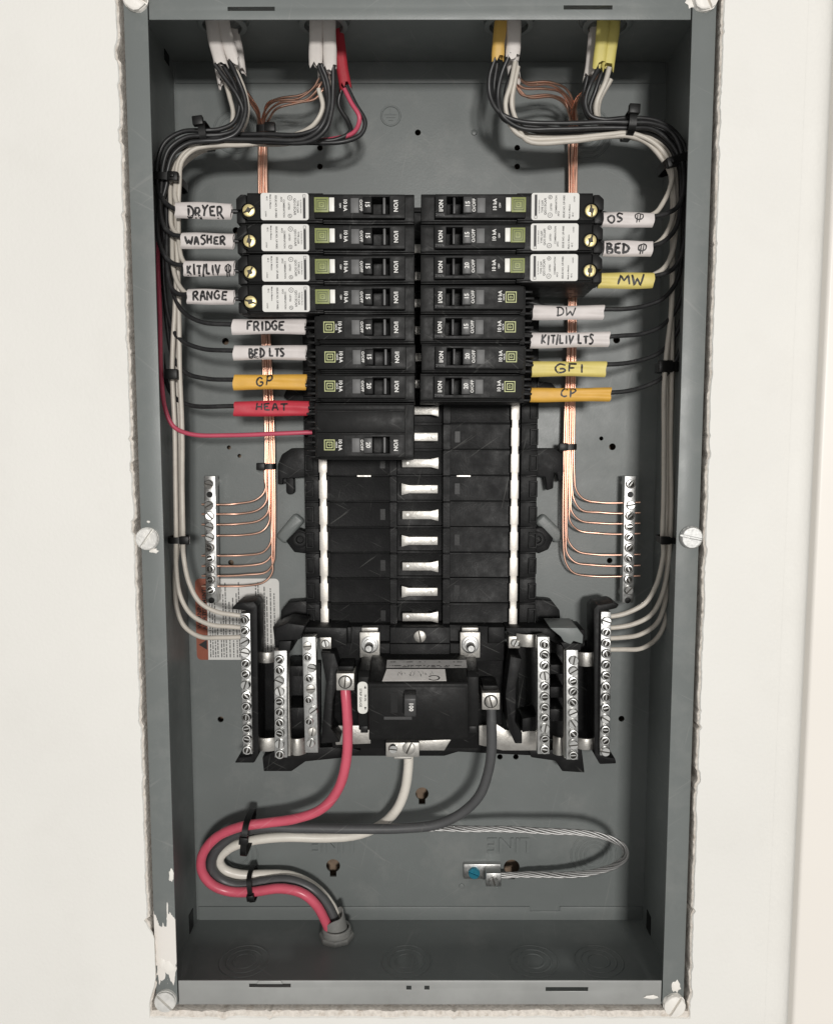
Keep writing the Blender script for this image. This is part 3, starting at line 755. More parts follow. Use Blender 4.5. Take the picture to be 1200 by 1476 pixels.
# ---------------------------------------------------------------- breakers
def rows(i): return 146.2 - PIT * i
NOSE, SHO, BACK = 12.0, 17.0, 70.0
def ring_sq(mb, x, z, h, t, y):
    flat_rect(mb, x - h, x + h, z + h - t, z + h, y); flat_rect(mb, x - h, x + h, z - h, z - h + t, y)
    flat_rect(mb, x - h, x - h + t, z - h + t, z + h - t, y); flat_rect(mb, x + h - t, x + h, z - h + t, z + h - t, y)
def breaker(side, row, afci, amp, label, poles=1):
    """side -1: left column (text reads downward), +1: right column mirrored"""
    s = side; zc = rows(row) - (PIT * .5 if poles == 2 else 0); hh = PIT * poles / 2 - .25
    jx = random.uniform(-.5, .5)
    X = lambda d: s * (d + 0) + jx              # d = distance from the panel's middle line, in mm
    X0 = 3.4 if s < 0 else .3
    root = empty('afci_breaker' if afci else 'circuit_breaker', (X(36), BACK, zc), label, 'breaker', 'breakers plugged on the bus')
    zn = rows(row + 1) if poles == 2 else rows(row)         # row that holds the toggle
    far = 116.5 if afci else 69.5
    nose_far = 67
    # body, open below the toggle pit
    PITF = NOSE + 16; p0, p1 = 19.2 + (0 if s < 0 else -2.4), 30.6 + (0 if s < 0 else -3.2)
    mb = MB(); d0 = X0
    xs_ = [d0, d0 + 4, d0 + 8, p0 - .3, p1 + .3, 62, 66.5, far - 6, far] if afci else [d0, d0 + 4, d0 + 8, p0 - .3, p1 + .3, 62, 65.5, far]
    X_ = sorted(X(x) for x in xs_)
    zs_ = [zc - hh, zc - hh + 1.1, zn - 5.1, zn + 6.3, zc + hh - 1.1, zc + hh]
    H_ = []
    for j in range(5):
        row_ = []
        for i in range(len(X_) - 1):
            c = abs((X_[i] + X_[i + 1]) / 2 - jx); h = SHO if c < 64 else SHO + (-2.4 if afci else 6)
            if afci and c > far - 6: h = SHO + 4
            if j in (0, 4): h += 1.2
            if j == 2 and p0 < c < p1: h = PITF + 1.5
            row_.append(h)
        H_.append(row_)
    mb.blocks(X_, zs_, H_, BACK)
    body = mb.build('body', M_black, root, bevel=.45, weld=True)
    # nose with the toggle pit
    zt, zb = zn + 7.6, zn - 7.2
    if poles == 2: zt = zc + hh - 1.8
    pit = zn + 6.0, zn - 4.8
    xs_ = sorted([X(9.2), X(p0), X(p1), X(nose_far)])
    zs_ = sorted(set([zb, pit[1], pit[0], zt])); H_ = [[NOSE] * 3, [NOSE, PITF, NOSE], [NOSE] * 3]
    if poles == 2:                                           # second pole: plain cover, set back behind a seam, with a stepped top edge
        zs_ = [zb, pit[1], pit[0], zn + 7.8, zn + 8.7, zt - 4.2, zt - 3.2, zt]
        H_ += [[NOSE + 3] * 3, [NOSE + .9] * 3, [NOSE + 2.2] * 3, [NOSE + 1.6] * 3]
    mb = MB(); mb.blocks(xs_, zs_, H_, PITF + .6)
    nose = mb.build('nose', M_black, root, bevel=.5, weld=True)
    # raised field on the nose, faintly stepped
    mb = MB(); mb.blocks(sorted([X(p1 + 1.2), X(p1 + 18)]), [zb + .9, zt - .9 if poles == 1 else zn + 6.6], [[NOSE - .35]], NOSE)
    mb.build('nose_pad', M_black, nose, bevel=.2)
    # toggle
    hx = X(p1 + .2)
    mb = MB(); x0_, x1_ = sorted((X(p1 - .3), X(p1 + 5.4)))
    mb.prism_x([(NOSE + .2, zn - 5.2), (NOSE - 2.6, zn - 4.6), (NOSE - 2.8, zn + 5.2), (NOSE + .2, zn + 5.8)], x0_, x1_)
    tog = mb.build('toggle', M_knob if s > 0 or poles == 2 else M_black, root, bevel=.5)
    mb = MB(); xr = X((p0 + p1) / 2 - .6 if s > 0 else p0 + 3.4); mb.prism([(xr - .8, pit[1] + .3), (xr + .8, pit[1] + .3), (xr + .8, pit[0] - .3), (xr - .8, pit[0] - .3)], NOSE + .4, PITF)
    mb.build('toggle_ridge', M_grey if s < 0 else M_knob, tog, bevel=.45)  # left ridges in lighter grey: their highlight is put into the colour
    # grey trip window
    g0 = 38.6
    if s > 0: g0 = 36
    a_, b_ = sorted((X(g0), X(g0 + 5.2)))
    mb = MB(); mb.box(a_, b_, NOSE - .75, NOSE, zn - 4.2, zn + 5.0); mb.build('grey_indicator', M_grey, root, bevel=.25)
    # printing
    rot = -math.pi / 2 if s < 0 else math.pi / 2
    mb = MB(); y = NOSE - .06
    put_text(mb, 'I/ON', 3.7, X(15.3 if s < 0 else 13.2), y, zn + .4, rot, .95)
    put_text(mb, 'O/OFF', 2.9 if s > 0 else 2.5, X(g0 - (1.9 if s > 0 else 1.25)), NOSE - .42, zn + .6, rot, 1)
    put_text(mb, '10 kA', 3.3, X(47.4 if afci else 51.6), NOSE - .42, zn + .8, rot, .95)
    put_text(mb, '120V' if afci else 'HACR', 1.5, X(50.6 if afci else 54), y, zn + .6, rot, 1)
    mk = mb.build('printed_marking', M_ink, root, smooth=0)
    mb = MB(); put_text(mb, str(amp), 4.0, (x0_ + x1_) / 2, NOSE - 2.95, zn + .6, rot, .95)
    mb.build('rating_number', M_ink, tog, smooth=0)
    if s > 0:
        mb = MB(); put_text(mb, '2Y076', 2.2, X(12.5), y, zb + 1.9, 0, 1); mb.build('date_stamp', M_greyink, root, smooth=0)
    # emblem: nested squares with a block D
    if afci:
        lx, lz, lh = X(62.4), zn + .8, 4.6
        mb = MB(); mb.box(lx - lh, lx + lh, NOSE - 1.0, NOSE, lz - lh, lz + lh); em = mb.build('emblem', M_green, root, bevel=.2)
        mb = MB(); y = NOSE - 1.06; ring_sq(mb, lx, lz, 3.5, .55, y); ring_sq(mb, lx, lz, 2.3, .5, y); put_text(mb, 'D', 2.4, lx, y, lz, rot, 1.1)
        mb.build('emblem_lines', M_greendark, em, smooth=0)
        mb = MB(); a_, b_ = sorted((X(54.2), X(57.5))); mb.box(a_, b_, NOSE - 1.6, NOSE, lz - 4.3, lz + 4.3); mb.build('test_button', M_white, root, bevel=.3)
    else:
        lx, lz = X(58.6), zn + .6
        mb = MB(); y = NOSE - .06; ring_sq(mb, lx, lz, 3.5, .55, y); ring_sq(mb, lx, lz, 2.1, .55, y); put_text(mb, 'D', 2.3, lx, y, lz, rot, 1.0)
        mb.build('emblem', M_lime, root, smooth=0)
    if afci:
        # printed sticker
        a_, b_ = sorted((X(71.0), X(101.6))); dz = random.uniform(-.5, .3); zs0, zs1 = zc - 8.2 + dz, zc + 8.7 + dz; y = SHO - 2.4
        mb = MB(); mb.prism(round_rect(a_, b_, zs0, zs1, 1.6), y - .25, y - .01); stk = mb.build('sticker', M_sticker, root, smooth=0)
        mb = MB(); yt = y - .3; e = lambda d: X(71.0 + d); zm = (zs0 + zs1) / 2
        flat_rect(mb, *sorted((e(2.0), e(3.6))), zm - 5.6 if s > 0 else zm - 7.4, zm + 7.4 if s > 0 else zm + 5.4, yt)
        ring_sq(mb, e(2.8), zm + (-6.6 if s > 0 else 6.6), .9, .25, yt)
        put_text(mb, 'by Schneider Electric', 1.0, e(4.9), yt, zm, rot, 1)
        put_text(mb, 'TYPE CAFI', 1.7, e(7.0), yt, zm, rot, 1); put_text(mb, 'QO115CAFI', 2.0, e(8.9), yt, zm, rot, 1)
        put_text(mb, 'LISTED', 1.5, e(12.6), yt, zm + (.2 if s < 0 else -.2), rot, 1)
        put_text(mb, 'COMBINATION', 1.6, e(15.8), yt, zm + (-1.2 if s < 0 else 1.2), rot, 1)
        put_text(mb, 'AFCI', 1.5, e(17.4), yt, zm + (4.5 if s < 0 else -4.5), rot, 1)
        put_text(mb, 'ISSUE NO. UF-9085', 1.7, e(20.9), yt, zm, rot, 1)
        put_text(mb, 'Made in Mexico', 1.4, e(24.4), yt, zm + (3 if s < 0 else -3), rot, 1)
        put_text(mb, '40 C', 1.4, e(26.6), yt, zm + (5 if s < 0 else -5), rot, 1)
        put_text(mb, 'LOAD', 1.2, e(27.4), yt, zm + (-4.6 if s < 0 else 4.6), rot, 1.1)
        for (u, v, r_) in ((11.9, 5.4, 1.6), (12.0, -5.8, 1.3)):
            cx_, cz_ = e(u), zm + (v if s < 0 else -v)
            q = [(cx_ + rr * math.cos(t * .3927), yt, cz_ + rr * math.sin(t * .3927)) for rr in (r_, r_ - .3) for t in range(16)]
            mb.add(q, [(t, (t + 1) % 16, (t + 1) % 16 + 16, t + 16) for t in range(16)])
            put_text(mb, 'UL' if v > 0 else 'SA', 1.2, cx_, yt, cz_, rot - .7 * s, 1)
        mb.build('sticker_print', M_blackink, stk, smooth=0)
        # brass terminal screw in its well
        wx, wz = X(109.2), zc - 2.2
        mb = MB(); mb.lathe([(5.2, 0), (4.6, -.4), (4.3, .5), (4.2, 1.6)], (wx, SHO - 2.4, wz), 'y', 24); mb.f.pop(-2); mb.build('terminal_well', M_tie, root)
        o = slot_head(3.9, 1.5, .95, n=20).build('brass_screw', M_brass, None); recess(o, 3.6, -.85); o.location = (wx * .001, (SHO - 2.45) * .001, wz * .001); o.rotation_euler = (0, random.uniform(0, 3), 0); put(o, root)
        mb = MB(); an = o.rotation_euler.y; mb.prism([(wx + 2.1 * math.cos(an + k * math.pi / 2 + .6), wz + 2.1 * math.sin(an + k * math.pi / 2 + .6)) for k in range(4)], SHO - 4.05, SHO - 3.9); mb.build('square_socket', M_recess_shade, o, smooth=0)
        # notched end with a chamfer on the top edge
        mb = MB(); a_, b_ = sorted((X(112.4), X(118.4)))
        mb.prism([(a_, zc - 8.6), (b_, zc - 8.6), (b_, zc - 1.4), (a_, zc - 1.4)], SHO + 3, SHO + 22); mb.build('lug_cover', M_black, root, bevel=.6)
        mb = MB(); P = [(X(111.5), zc + 9.0), (X(115.2), zc + 9.0), (X(118.2), zc + 6.2), (X(118.2), zc - .6), (X(111.5), zc - .6)]
        mb.prism(P, SHO + 1, SHO + 24); mb.build('lug_cover', M_black, root, bevel=.6)
    else:
        for pz in ([zc] if poles == 1 else [zc + PIT / 2, zc - PIT / 2]):
            mb = MB(); a_, b_ = sorted((X(66), X(76)))
            for d_ in (-7.6, -3.4, 2.2, 6.4): mb.box(a_ + (0 if s > 0 else abs(d_) * .25), b_ - (0 if s < 0 else abs(d_) * .25), SHO + 9, SHO + 34, pz + d_ - .8, pz + d_ + .8)
            mb.build('terminal_fins', M_black, root, bevel=.3)
    root.rotation_euler = (random.uniform(-.004, .004), random.uniform(-.0045, .0045), random.uniform(-.006, .006))
    return root

LEFT = [(0, True, 15, 'topmost long breaker of the left column, feeding DRYER'), (1, True, 15, 'long breaker with white sticker, second in the left column, feeding WASHER'),
        (2, True, 15, 'long breaker with white sticker, third in the left column, feeding KIT/LIV'), (3, True, 15, 'long breaker with white sticker, lowest of four on the left, feeding RANGE'),
        (4, False, 15, 'short black breaker in the left column beside the FRIDGE sleeve'), (5, False, 15, 'short black breaker in the left column beside the BED LTS sleeve'),
        (6, False, 20, 'short black breaker in the left column beside the amber GP sleeve')]
RIGHT = [(0, True, 15, 'topmost long breaker of the right column, feeding OS'), (1, True, 15, 'long breaker with white sticker, second in the right column, feeding BED'),
         (2, True, 20, 'long breaker with white sticker, lowest of three on the right, feeding MW'), (3, False, 15, 'short black breaker in the right column beside the DW sleeve'),
         (4, False, 15, 'short black breaker in the right column beside the KIT/LIV LTS sleeve'), (5, False, 20, 'short black breaker in the right column beside the pale yellow GFI sleeve'),
         (6, False, 20, 'lowest short breaker of the right column, beside the amber CP sleeve')]
for r, a, amp, lab in LEFT: breaker(-1, r, a, amp, lab)
breaker(-1, 7, False, 20, 'double height black breaker at the foot of the left column, fed by red sleeve', poles=2)
for r, a, amp, lab in RIGHT: breaker(1, r, a, amp, lab)

# ---------------------------------------------------------------- main breaker
YM = 14.0
a, b = at(531, 985, YM), at(674, 1068, YM)
mroot = empty('main_breaker', ((a.x + b.x) / 2, 70, b.z), 'large black main breaker marked 100 at the foot of the bus', 'breaker')
zt_, zb_ = a.z, b.z
ZS1, ZS2 = at(600, 963, 36).z, at(600, 948, 50).z
prof = [(YM, zb_ + 3), (YM + 1.5, zb_), (66, zb_), (66, ZS2 + 1), (50, ZS2), (36, ZS1), (YM + 1.2, zt_ + .6), (YM, zt_ - .8)]
mb = MB(); mb.prism_x(prof, a.x, b.x); mbody = mb.build('body', M_black, mroot, bevel=.7)
mb = MB(); mb.box(a.x + 1.5, b.x - 1.5, YM - .5, YM - .01, zb_ + 8, zt_ - 2.5); mb.build('front_plate', M_black, mbody, bevel=.3)
for x0_, x1_ in ((a.x - 7.8, a.x - .1), (b.x + .1, b.x + 8.0)):
    mb = MB(); mb.prism_x([(26, zb_ + 3), (66, zb_ + 1), (66, ZS2), (46, ZS2 - 2), (30, zt_ + 4), (26, zt_ + .5)], x0_, x1_); sh = mb.build('shoulder', M_black, mroot, bevel=.7)
    mb = MB(); mb.box(x0_ + 1.2, x1_ - 1.2, 25.4, 27, zb_ + 1.2, zb_ + 6); mb.build('shoulder_foot', M_tie, sh, bevel=.5)
# toggle and its slot
p = at(591, 1017, YM - 6); q = at(568, 1012, YM)
mb = MB(); mb.box(q.x - 2.3, q.x + 2.3, YM - .62, YM - .4, q.z - 7.2, q.z + 7); mb.build('toggle_slot', M_tie, mbody, smooth=0)
mb = MB(); mb.box(q.x - 7, p.x + 1, YM - .66, YM - .45, q.z - 12, q.z - 10); mb.build('worn_edge', M_knob, mbody, smooth=0)
mb = MB(); mb.prism_x([(YM + 1, p.z - 7.6), (YM - 9.6, p.z - 6.6), (YM - 11, p.z - 4), (YM - 11, p.z + 6), (YM - 9, p.z + 8.6), (YM + 1, p.z + 9.4)], p.x - 4.0, p.x + 4.0); tg = mb.build('toggle', M_knob, mroot, bevel=.8)
mb = MB(); put_text(mb, '100', 4.0, p.x + .6, YM - 11.08, p.z + .8, -math.pi / 2, 1); mb.build('rating_number', M_ink, tg, smooth=0)
# stickers on the sloping top of the breaker
def on_slope(poly_uv, off):                                  # u along x, v 0..1 down the slope
    y0s, z0s, y1s, z1s = 36, ZS1, YM + 1.2, zt_ + .6
    nrm_ = Vector((0, z0s - z1s, y0s - y1s)); nrm_ = Vector((0, -(z0s - z1s), (y0s - y1s))).normalized()
    return [(u, y0s + (y1s - y0s) * v + nrm_.y * off, z0s + (z1s - z0s) * v + nrm_.z * off) for u, v in poly_uv]
def slope_card(name, poly, m, parent, off):
    mb = MB(); f = on_slope(poly, off); g_ = on_slope(poly, .02); n_ = len(poly)
    mb.add(f + g_, [tuple(range(n_)), tuple(reversed(range(n_, 2 * n_)))] + [(i, (i + 1) % n_, (i + 1) % n_ + n_, i + n_) for i in range(n_)])
    return mb.build(name, m, parent, smooth=0)
def ux(px, py, Y): return at(px, py, Y).x
s_w = slope_card('sticker', [(ux(557, 965, 34), .1), (ux(641, 963, 34), .1), (ux(643, 983, 18), .93), (ux(551, 983, 18), .95)], M_paper, mbody, .25)
s_g = MB(); zg = zt_ + 13
y_a, z_a, y_b, z_b = 50, ZS2, 36.2, ZS1 + .1
def on_upper(u, v, off): return (u, y_a + (y_b - y_a) * v - .6 * off, z_a + (z_b - z_a) * v + .8 * off)
P = [(ux(558, 951, 50), .25), (ux(671, 951, 50), .25), (ux(672, 962, 42), 1.0), (ux(557, 962, 42), 1.0)]
s_g.add([on_upper(u, v, .3) for u, v in P] + [on_upper(u, v, .02) for u, v in P], [(0, 1, 2, 3), (7, 6, 5, 4)] + [(i, (i + 1) % 4, (i + 1) % 4 + 4, i + 4) for i in range(4)])
s_g = s_g.build('rating_sticker', M_stickg, mbody, smooth=0)
mb = MB(); rnd = random.Random(4)
for k in range(60):
    u = rnd.uniform(P[0][0] + 2, P[1][0] - 3); v = rnd.choice((.42, .78, .78, .9)); l = rnd.uniform(.6, 2.2)
    mb.add([on_upper(u, v, .36), on_upper(u + l, v, .36), on_upper(u + l, v + .06, .36), on_upper(u, v + .06, .36)], [(0, 1, 2, 3)])
mb.build('sticker_print', M_blackink, s_g, smooth=0)
mb = MB()                                                    # the C mark and pencil scribble on the white card
cu, cv = ux(625, 976, 22), .74
for k in range(18):
    t0, t1 = [math.radians(-28 - 17.3 * kk) + math.pi for kk in (k, k + 1)]
    t0, t1 = [math.radians(150 - 16.2 * kk) * -1 for kk in (k, k + 1)]
    t0, t1 = [math.radians(205 + 17.2 * kk - 360 + 0) for kk in (k, k + 1)]
    q = [(cu + rr * 4.2 * math.cos(t), cv + rr * .19 * math.sin(t)) for t, rr in ((t0, 1), (t1, 1), (t1, .76), (t0, .76))]
    mb.add(on_slope(q, .32), [(0, 1, 2, 3)])
mb.build('sticker_letter', M_blackink, s_w, smooth=0)
mb = MB(); rnd = random.Random(6)
for k in range(26):
    u = ux(573, 968, 30) + rnd.uniform(0, 24); v = rnd.uniform(.22, .5); du, dv = rnd.uniform(-.6, .9), rnd.uniform(.06, .2)
    mb.add(on_slope([(u, v), (u + .25, v), (u + du + .25, v + dv), (u + du, v + dv)], .32), [(0, 1, 2, 3)])
mb.build('pencil_writing', M_greyink, s_w, smooth=0)
# strip gauge sticker
c0, c1 = at(515, 983, 25), at(530, 1029, 25)
mb = MB(); mb.prism(round_rect(c0.x, c1.x, c1.z, c0.z, 3), 25.4, 25.9); sg = mb.build('strip_gauge_sticker', M_white, mroot, smooth=0)
mb = MB(); xm, zm = (c0.x + c1.x) / 2, (c0.z + c1.z) / 2
put_text(mb, 'STRIP GAUGE', 2.3, xm - 1.5, 25.36, zm, -math.pi / 2, .95); put_text(mb, '.94 IN.', 2.0, xm + 1.8, 25.36, zm, -math.pi / 2, 1)
for sgn in (-1, 1): mb.add([(xm + 1.8, 25.36, zm + sgn * 8.8), (xm + 1.0, 25.36, zm + sgn * 6.6), (xm + 2.6, 25.36, zm + sgn * 6.6)], [(0, 1, 2)])
mb.build('sticker_print', M_blackink, sg, smooth=0)
# lugs
for px, py, m, lab in ((497.5, 983, M_tin, 'lug'), (707, 1011, M_tin, 'lug')):
    p = at(px, py, 34); mb = MB(); mb.box(p.x - 6.4, p.x + 6.4, 34, 52, p.z - 6.2, p.z + 6.2); lg = mb.build('lug', m, mroot, bevel=.6)
    mb = MB(); mb.lathe([(4.9, -.05), (4.5, .0)], (p.x, 34, p.z), 'y', 22); mb.build('screw_well', M_tie, lg)
    screw(lg, p.x, 34.2, p.z, Fl, 1.15)
    mb = MB(); mb.box(p.x - 5.4, p.x + 5.4, 40, 60, p.z + 6.3, p.z + 9.5); mb.build('lug_strap', M_black, lg, bevel=.6)
p = at(580, 1081, 58); mb = MB(); mb.box(p.x - 12.4, p.x + 12.4, 58, 74, p.z - 5.6, p.z + 5.6); nl = mb.build('neutral_lug', M_tin, bus, bevel=.6)
mb = MB(); mb.box(p.x - 6.5, p.x + 6.5, 60, 74, p.z - 8, p.z - 5.7); mb.build('lug_lip', M_tin, nl, bevel=.4)
p1_ = at(566, 1078, 58); screw(nl, p1_.x, 58, p1_.z, T_, 1.0); p1_ = at(589, 1078, 58); screw(nl, p1_.x, 58, p1_.z, Fl, 1.3)

# ---------------------------------------------------------------- wires
W14 = 1.55
def wire(name, label, pts, r, m, cat='wire', group=None, per=7, n=10):
    rnd = random.Random(len(label) * 131 + int(pts[-1][1]) * 7 + int(pts[0][0])); jj = .55 if r < 1.3 else .45 if r < 3 else .5
    pts = [(x + rnd.uniform(-jj, jj) * 1.6, y + rnd.uniform(-jj, jj) * 1.2, Y + rnd.uniform(-jj, jj)) if 2 < i < len(pts) - 2 else (x, y, Y) for i, (x, y, Y) in enumerate(pts)]
    P_ = pxs(pts, per); c = P_[-1]
    mb = MB(); mb.tube(P_, [r * (1 + rnd.uniform(-.02, .02)) for _ in P_], n)
    o = mb.build(name, m, None, smooth=60, off=tuple(c))
    return tag(o, label, cat, group)

# letter strokes for the handwriting, each in a unit box
G = {
 'D': [[(.08, -.04), (.08, 1.04)], [(-.12, 1), (.1, 1), (.5, .95), (.88, .6), (.78, .22), (.4, .02), (.1, 0), (-.1, .0)]],
 'R': [[(.05, 0), (.05, 1)], [(0, .95), (.6, 1), (.8, .75), (.5, .5), (.1, .48)], [(.35, .48), (.95, -.08)]],
 'Y': [[(0, 1), (.4, .55)], [(.9, 1), (.35, .45), (.2, 0)]],
 'E': [[(.85, 1), (.08, .95), (.05, .05), (.9, .02)], [(.05, .5), (.7, .53)]],
 'W': [[(0, 1), (.15, .05), (.48, .6), (.7, .05), (1.0, 1)]],
 'A': [[(0, 0), (.35, 1), (.55, 1), (.85, 0)], [(.12, .42), (.78, .42)]],
 'S': [[(.85, .9), (.4, 1), (.1, .75), (.5, .5), (.8, .25), (.4, 0), (0, .08)]],
 'H': [[(.1, 1), (.05, 0)], [(.85, 1), (.8, 0)], [(.08, .5), (.85, .55)]],
 'K': [[(.08, 1), (.05, 0)], [(.8, 1), (.1, .45), (.9, 0)]],
 'I': [[(.5, 1), (.5, 0)]],
 'T': [[(0, .98), (1, 1)], [(.5, 1), (.48, 0)]],
 '/': [[(.9, 1.1), (.1, -.15)]],
 'L': [[(.15, 1), (.1, .03), (.85, .05)]],
 'V': [[(0, 1), (.4, 0), (.95, 1)]],
 'N': [[(.0, 0), (.08, 1), (.75, .02), (.85, 1)]],
 'G': [[(.85, .85), (.45, 1), (.05, .6), (.15, .1), (.6, 0), (.85, .3), (.8, .48), (.45, .46)]],
 'F': [[(.9, 1), (.1, .97), (.08, 0)], [(.08, .52), (.7, .55)]],
 'B': [[(.08, 0), (.08, 1)], [(0, .98), (.6, .98), (.75, .75), (.1, .52), (.8, .4), (.8, .1), (.4, 0), (0, .02)]],
 'P': [[(.15, 0), (.15, 1)], [(.05, .98), (.7, 1), (.85, .7), (.5, .48), (.15, .5)]],
 'C': [[(.85, .88), (.45, 1), (.05, .6), (.1, .15), (.5, 0), (.9, .12)]],
 'O': [[(.45, 1), (.05, .65), (.15, .1), (.55, 0), (.9, .4), (.8, .85), (.42, 1)]],
 'M': [[(0, 0), (.2, 1), (.5, .35), (.8, 1), (1, 0)]],
 'U': [[(.05, 1), (.1, .1), (.5, 0), (.85, .15), (.85, 1)]],
 'X': [[(0, 1), (.9, 0)], [(.85, 1), (0, 0)]],
 '@': [[(.5, 1), (.08, .8), (.1, .4), (.5, .25), (.9, .42), (.9, .82), (.5, 1)], [(.32, .85), (.3, -.1)], [(.66, .85), (.66, -.1)]],   # outlet symbol
}
def sleeve(root, x0, x1, y0, y1, text, tx0, tx1, ty0, ty1, m, Y, ink=M_blackink, tilt=0., widths=None, weight=.62, seed=0):
    """flattened heat-shrink marker sleeve with handwriting; coordinates are photo pixels on the plane Y"""
    A, B = at(x0, (y0 + y1) / 2, Y), at(x1, (y0 + y1) / 2, Y)
    zt0, zb0 = at(x0, y0, Y).z, at(x0, y1, Y).z
    hz = (zt0 - zb0) / 2; cz = (zt0 + zb0) / 2; L = B.x - A.x; cx = (A.x + B.x) / 2; d = 2.6
    rnd = random.Random(seed + int(x0)); k1, k2, k3 = (rnd.uniform(0, 6) for _ in range(3))
    def mid(u): return tilt * u * L / 2 + .35 * math.sin(u * 2 + k1) * .6
    def hgt(u): return hz * (1 + .04 * math.sin(u * 3 + k2))
    def front(u, v): return -d * (max(0, 1 - abs(v) ** 3.0)) ** .45 + .42 * math.sin(v * 5 + k3 + u) * (1 - v * v) * (.5 + .5 * math.sin(u * 2.2 + k1)) + .14 * math.sin(u * 11 + k2 + v * 2) * (1 - v * v)
    mb = MB(); NU, NV = 16, 12; ring_n = 2 * NV
    for i in range(NU + 1):
        u = -1 + 2 * i / NU; cutoff = 0
        for j in range(ring_n):
            if j <= NV: v = 1 - 2 * j / NV; yy = Y + front(u, v)
            else: v = -1 + 2 * (j - NV) / NV; yy = Y + d * .8 * (max(0, 1 - abs(v) ** 3)) ** .45
            ux_ = cx + u * L / 2 + (abs(u) ** 15) * (.45 * v + .25 * math.sin(v * 4 + k2))
            mb.v.append((ux_, yy, cz + mid(u) + v * hgt(u)))
    for i in range(NU):
        for j in range(ring_n):
            a_ = i * ring_n + j; b_ = i * ring_n + (j + 1) % ring_n
            mb.f.append((a_, b_, b_ + ring_n, a_ + ring_n))
    sl = mb.build('label_sleeve', m, root, smooth=50)
    md_ = None
    # writing
    mb = MB(); cs = text; n_ = len(cs); ws = widths or [(.45 if c in 'I/' else .5 if c == ' ' else 1.15 if c in 'WM@' else .85) for c in cs]
    tot = sum(ws) + .22 * (n_ - 1); p0, p1 = at(tx0, ty1, Y - d), at(tx1, ty0, Y - d)
    sc = (p1.x - p0.x) / tot; hh_ = p1.z - p0.z; x = p0.x; k = 0
    for c, wd in zip(cs, ws):
        jz, js = rnd.uniform(-.10, .10) * hh_, rnd.uniform(.86, 1.1); sl_ = rnd.uniform(-.1, .16)
        for st in G.get(c, []):
            k += 1
            pts = [Vector((x + (a_ + sl_ * b_ + rnd.uniform(-.05, .05)) * wd * sc, 0, p0.z + jz + (b_ + rnd.uniform(-.05, .05)) * hh_ * js)) for a_, b_ in st]
            pts = spline(pts, 5) if len(pts) > 2 and c not in 'EFTLNWMAKVX' else [p.lerp(q, t / 4) for p, q in zip(pts[:-1], pts[1:]) for t in range(4)] + [pts[-1]]
            vs = []
            for i, p in enumerate(pts):
                t = (pts[min(i + 1, len(pts) - 1)] - pts[max(i - 1, 0)]).normalized(); nn = Vector((-t.z, 0, t.x)) * (weight * (.66 if c == '@' else 1.12) * rnd.uniform(.78, 1.22) * (.8 if i in (0, len(pts) - 1) else 1))
                if i == 0: p = p - t * .2
                for q in (p + nn, p - nn):
                    u = (q.x - cx) / (L / 2); v = (q.z - cz - mid(u)) / hgt(u)
                    vs.append((q.x, Y + front(u, max(-.98, min(.98, v))) - .09 - .012 * k, q.z))
            mb.add(vs, [(2 * i, 2 * i + 2, 2 * i + 3, 2 * i + 1) for i in range(len(pts) - 1)])
        x += (wd + .22) * sc
    mb.build('handwriting', ink, sl, smooth=0)
    return sl

def circuit(label, pts, m, sleeve_args, r=W14, name='circuit_wire', group='hot wires to the breakers'):
    o = wire(name, label, pts, r, m, 'wire', group)
    if sleeve_args: sleeve(o, **sleeve_args)
    return o
def SL(x0, x1, y0, y1, text, tx0, tx1, ty0, ty1, m, Y=30, **k): return dict(x0=x0, x1=x1, y0=y0, y1=y1, text=text, tx0=tx0, tx1=tx1, ty0=ty0, ty1=ty1, m=m, Y=Y, **k)

# ---- left hot wires; each runs: cable end -> bend -> tie -> side gutter -> sleeve -> breaker
# start clusters: A = left pair of cables (x 300-340), B = second pair (x 450-490), C = red cable
circuit('black wire ending in the white DRYER sleeve', [(316, 78, 32), (323, 96, 36), (338, 122, 42), (346, 150, 46), (338, 176, 46), (318, 186, 44), (296, 188, 42), (262, 190, 42), (238, 206, 42), (228, 232, 42), (227, 262, 40), (233, 284, 36), (246, 297, 32), (258, 302, 30), (300, 304, 30), (345, 305, 34)], M_wb,
        SL(254, 334, 292, 316, 'DRYER', 271, 322, 297, 312, M_slw, tilt=-.02))
circuit('black wire ending in the white WASHER sleeve', [(309, 92, 32), (322, 110, 36), (342, 138, 42), (350, 160, 44), (340, 186, 42), (320, 194, 40), (296, 196, 38), (268, 198, 38), (245, 214, 38), (235, 240, 38), (233, 264, 38), (231, 300, 36), (236, 326, 34), (248, 338, 32), (264, 341, 30), (300, 346, 30), (346, 348, 34)], M_wb,
        SL(262, 337, 336, 359, 'WASHER', 268, 325, 340, 352, M_slw, tilt=-.01))
circuit('black wire ending in the white KIT/LIV outlet sleeve', [(331, 88, 33), (342, 112, 38), (353, 142, 40), (353, 166, 40), (340, 192, 39), (316, 202, 38), (296, 203, 36), (270, 207, 36), (250, 222, 36), (242, 246, 36), (240, 266, 38), (229, 310, 38), (229, 345, 36), (237, 368, 33), (250, 380, 32), (268, 383, 30), (300, 387, 30), (346, 391, 34)], M_wb,
        SL(266, 338, 376, 398, 'KIT/LIV @', 270, 333, 381, 396, M_slw, tilt=-.005))
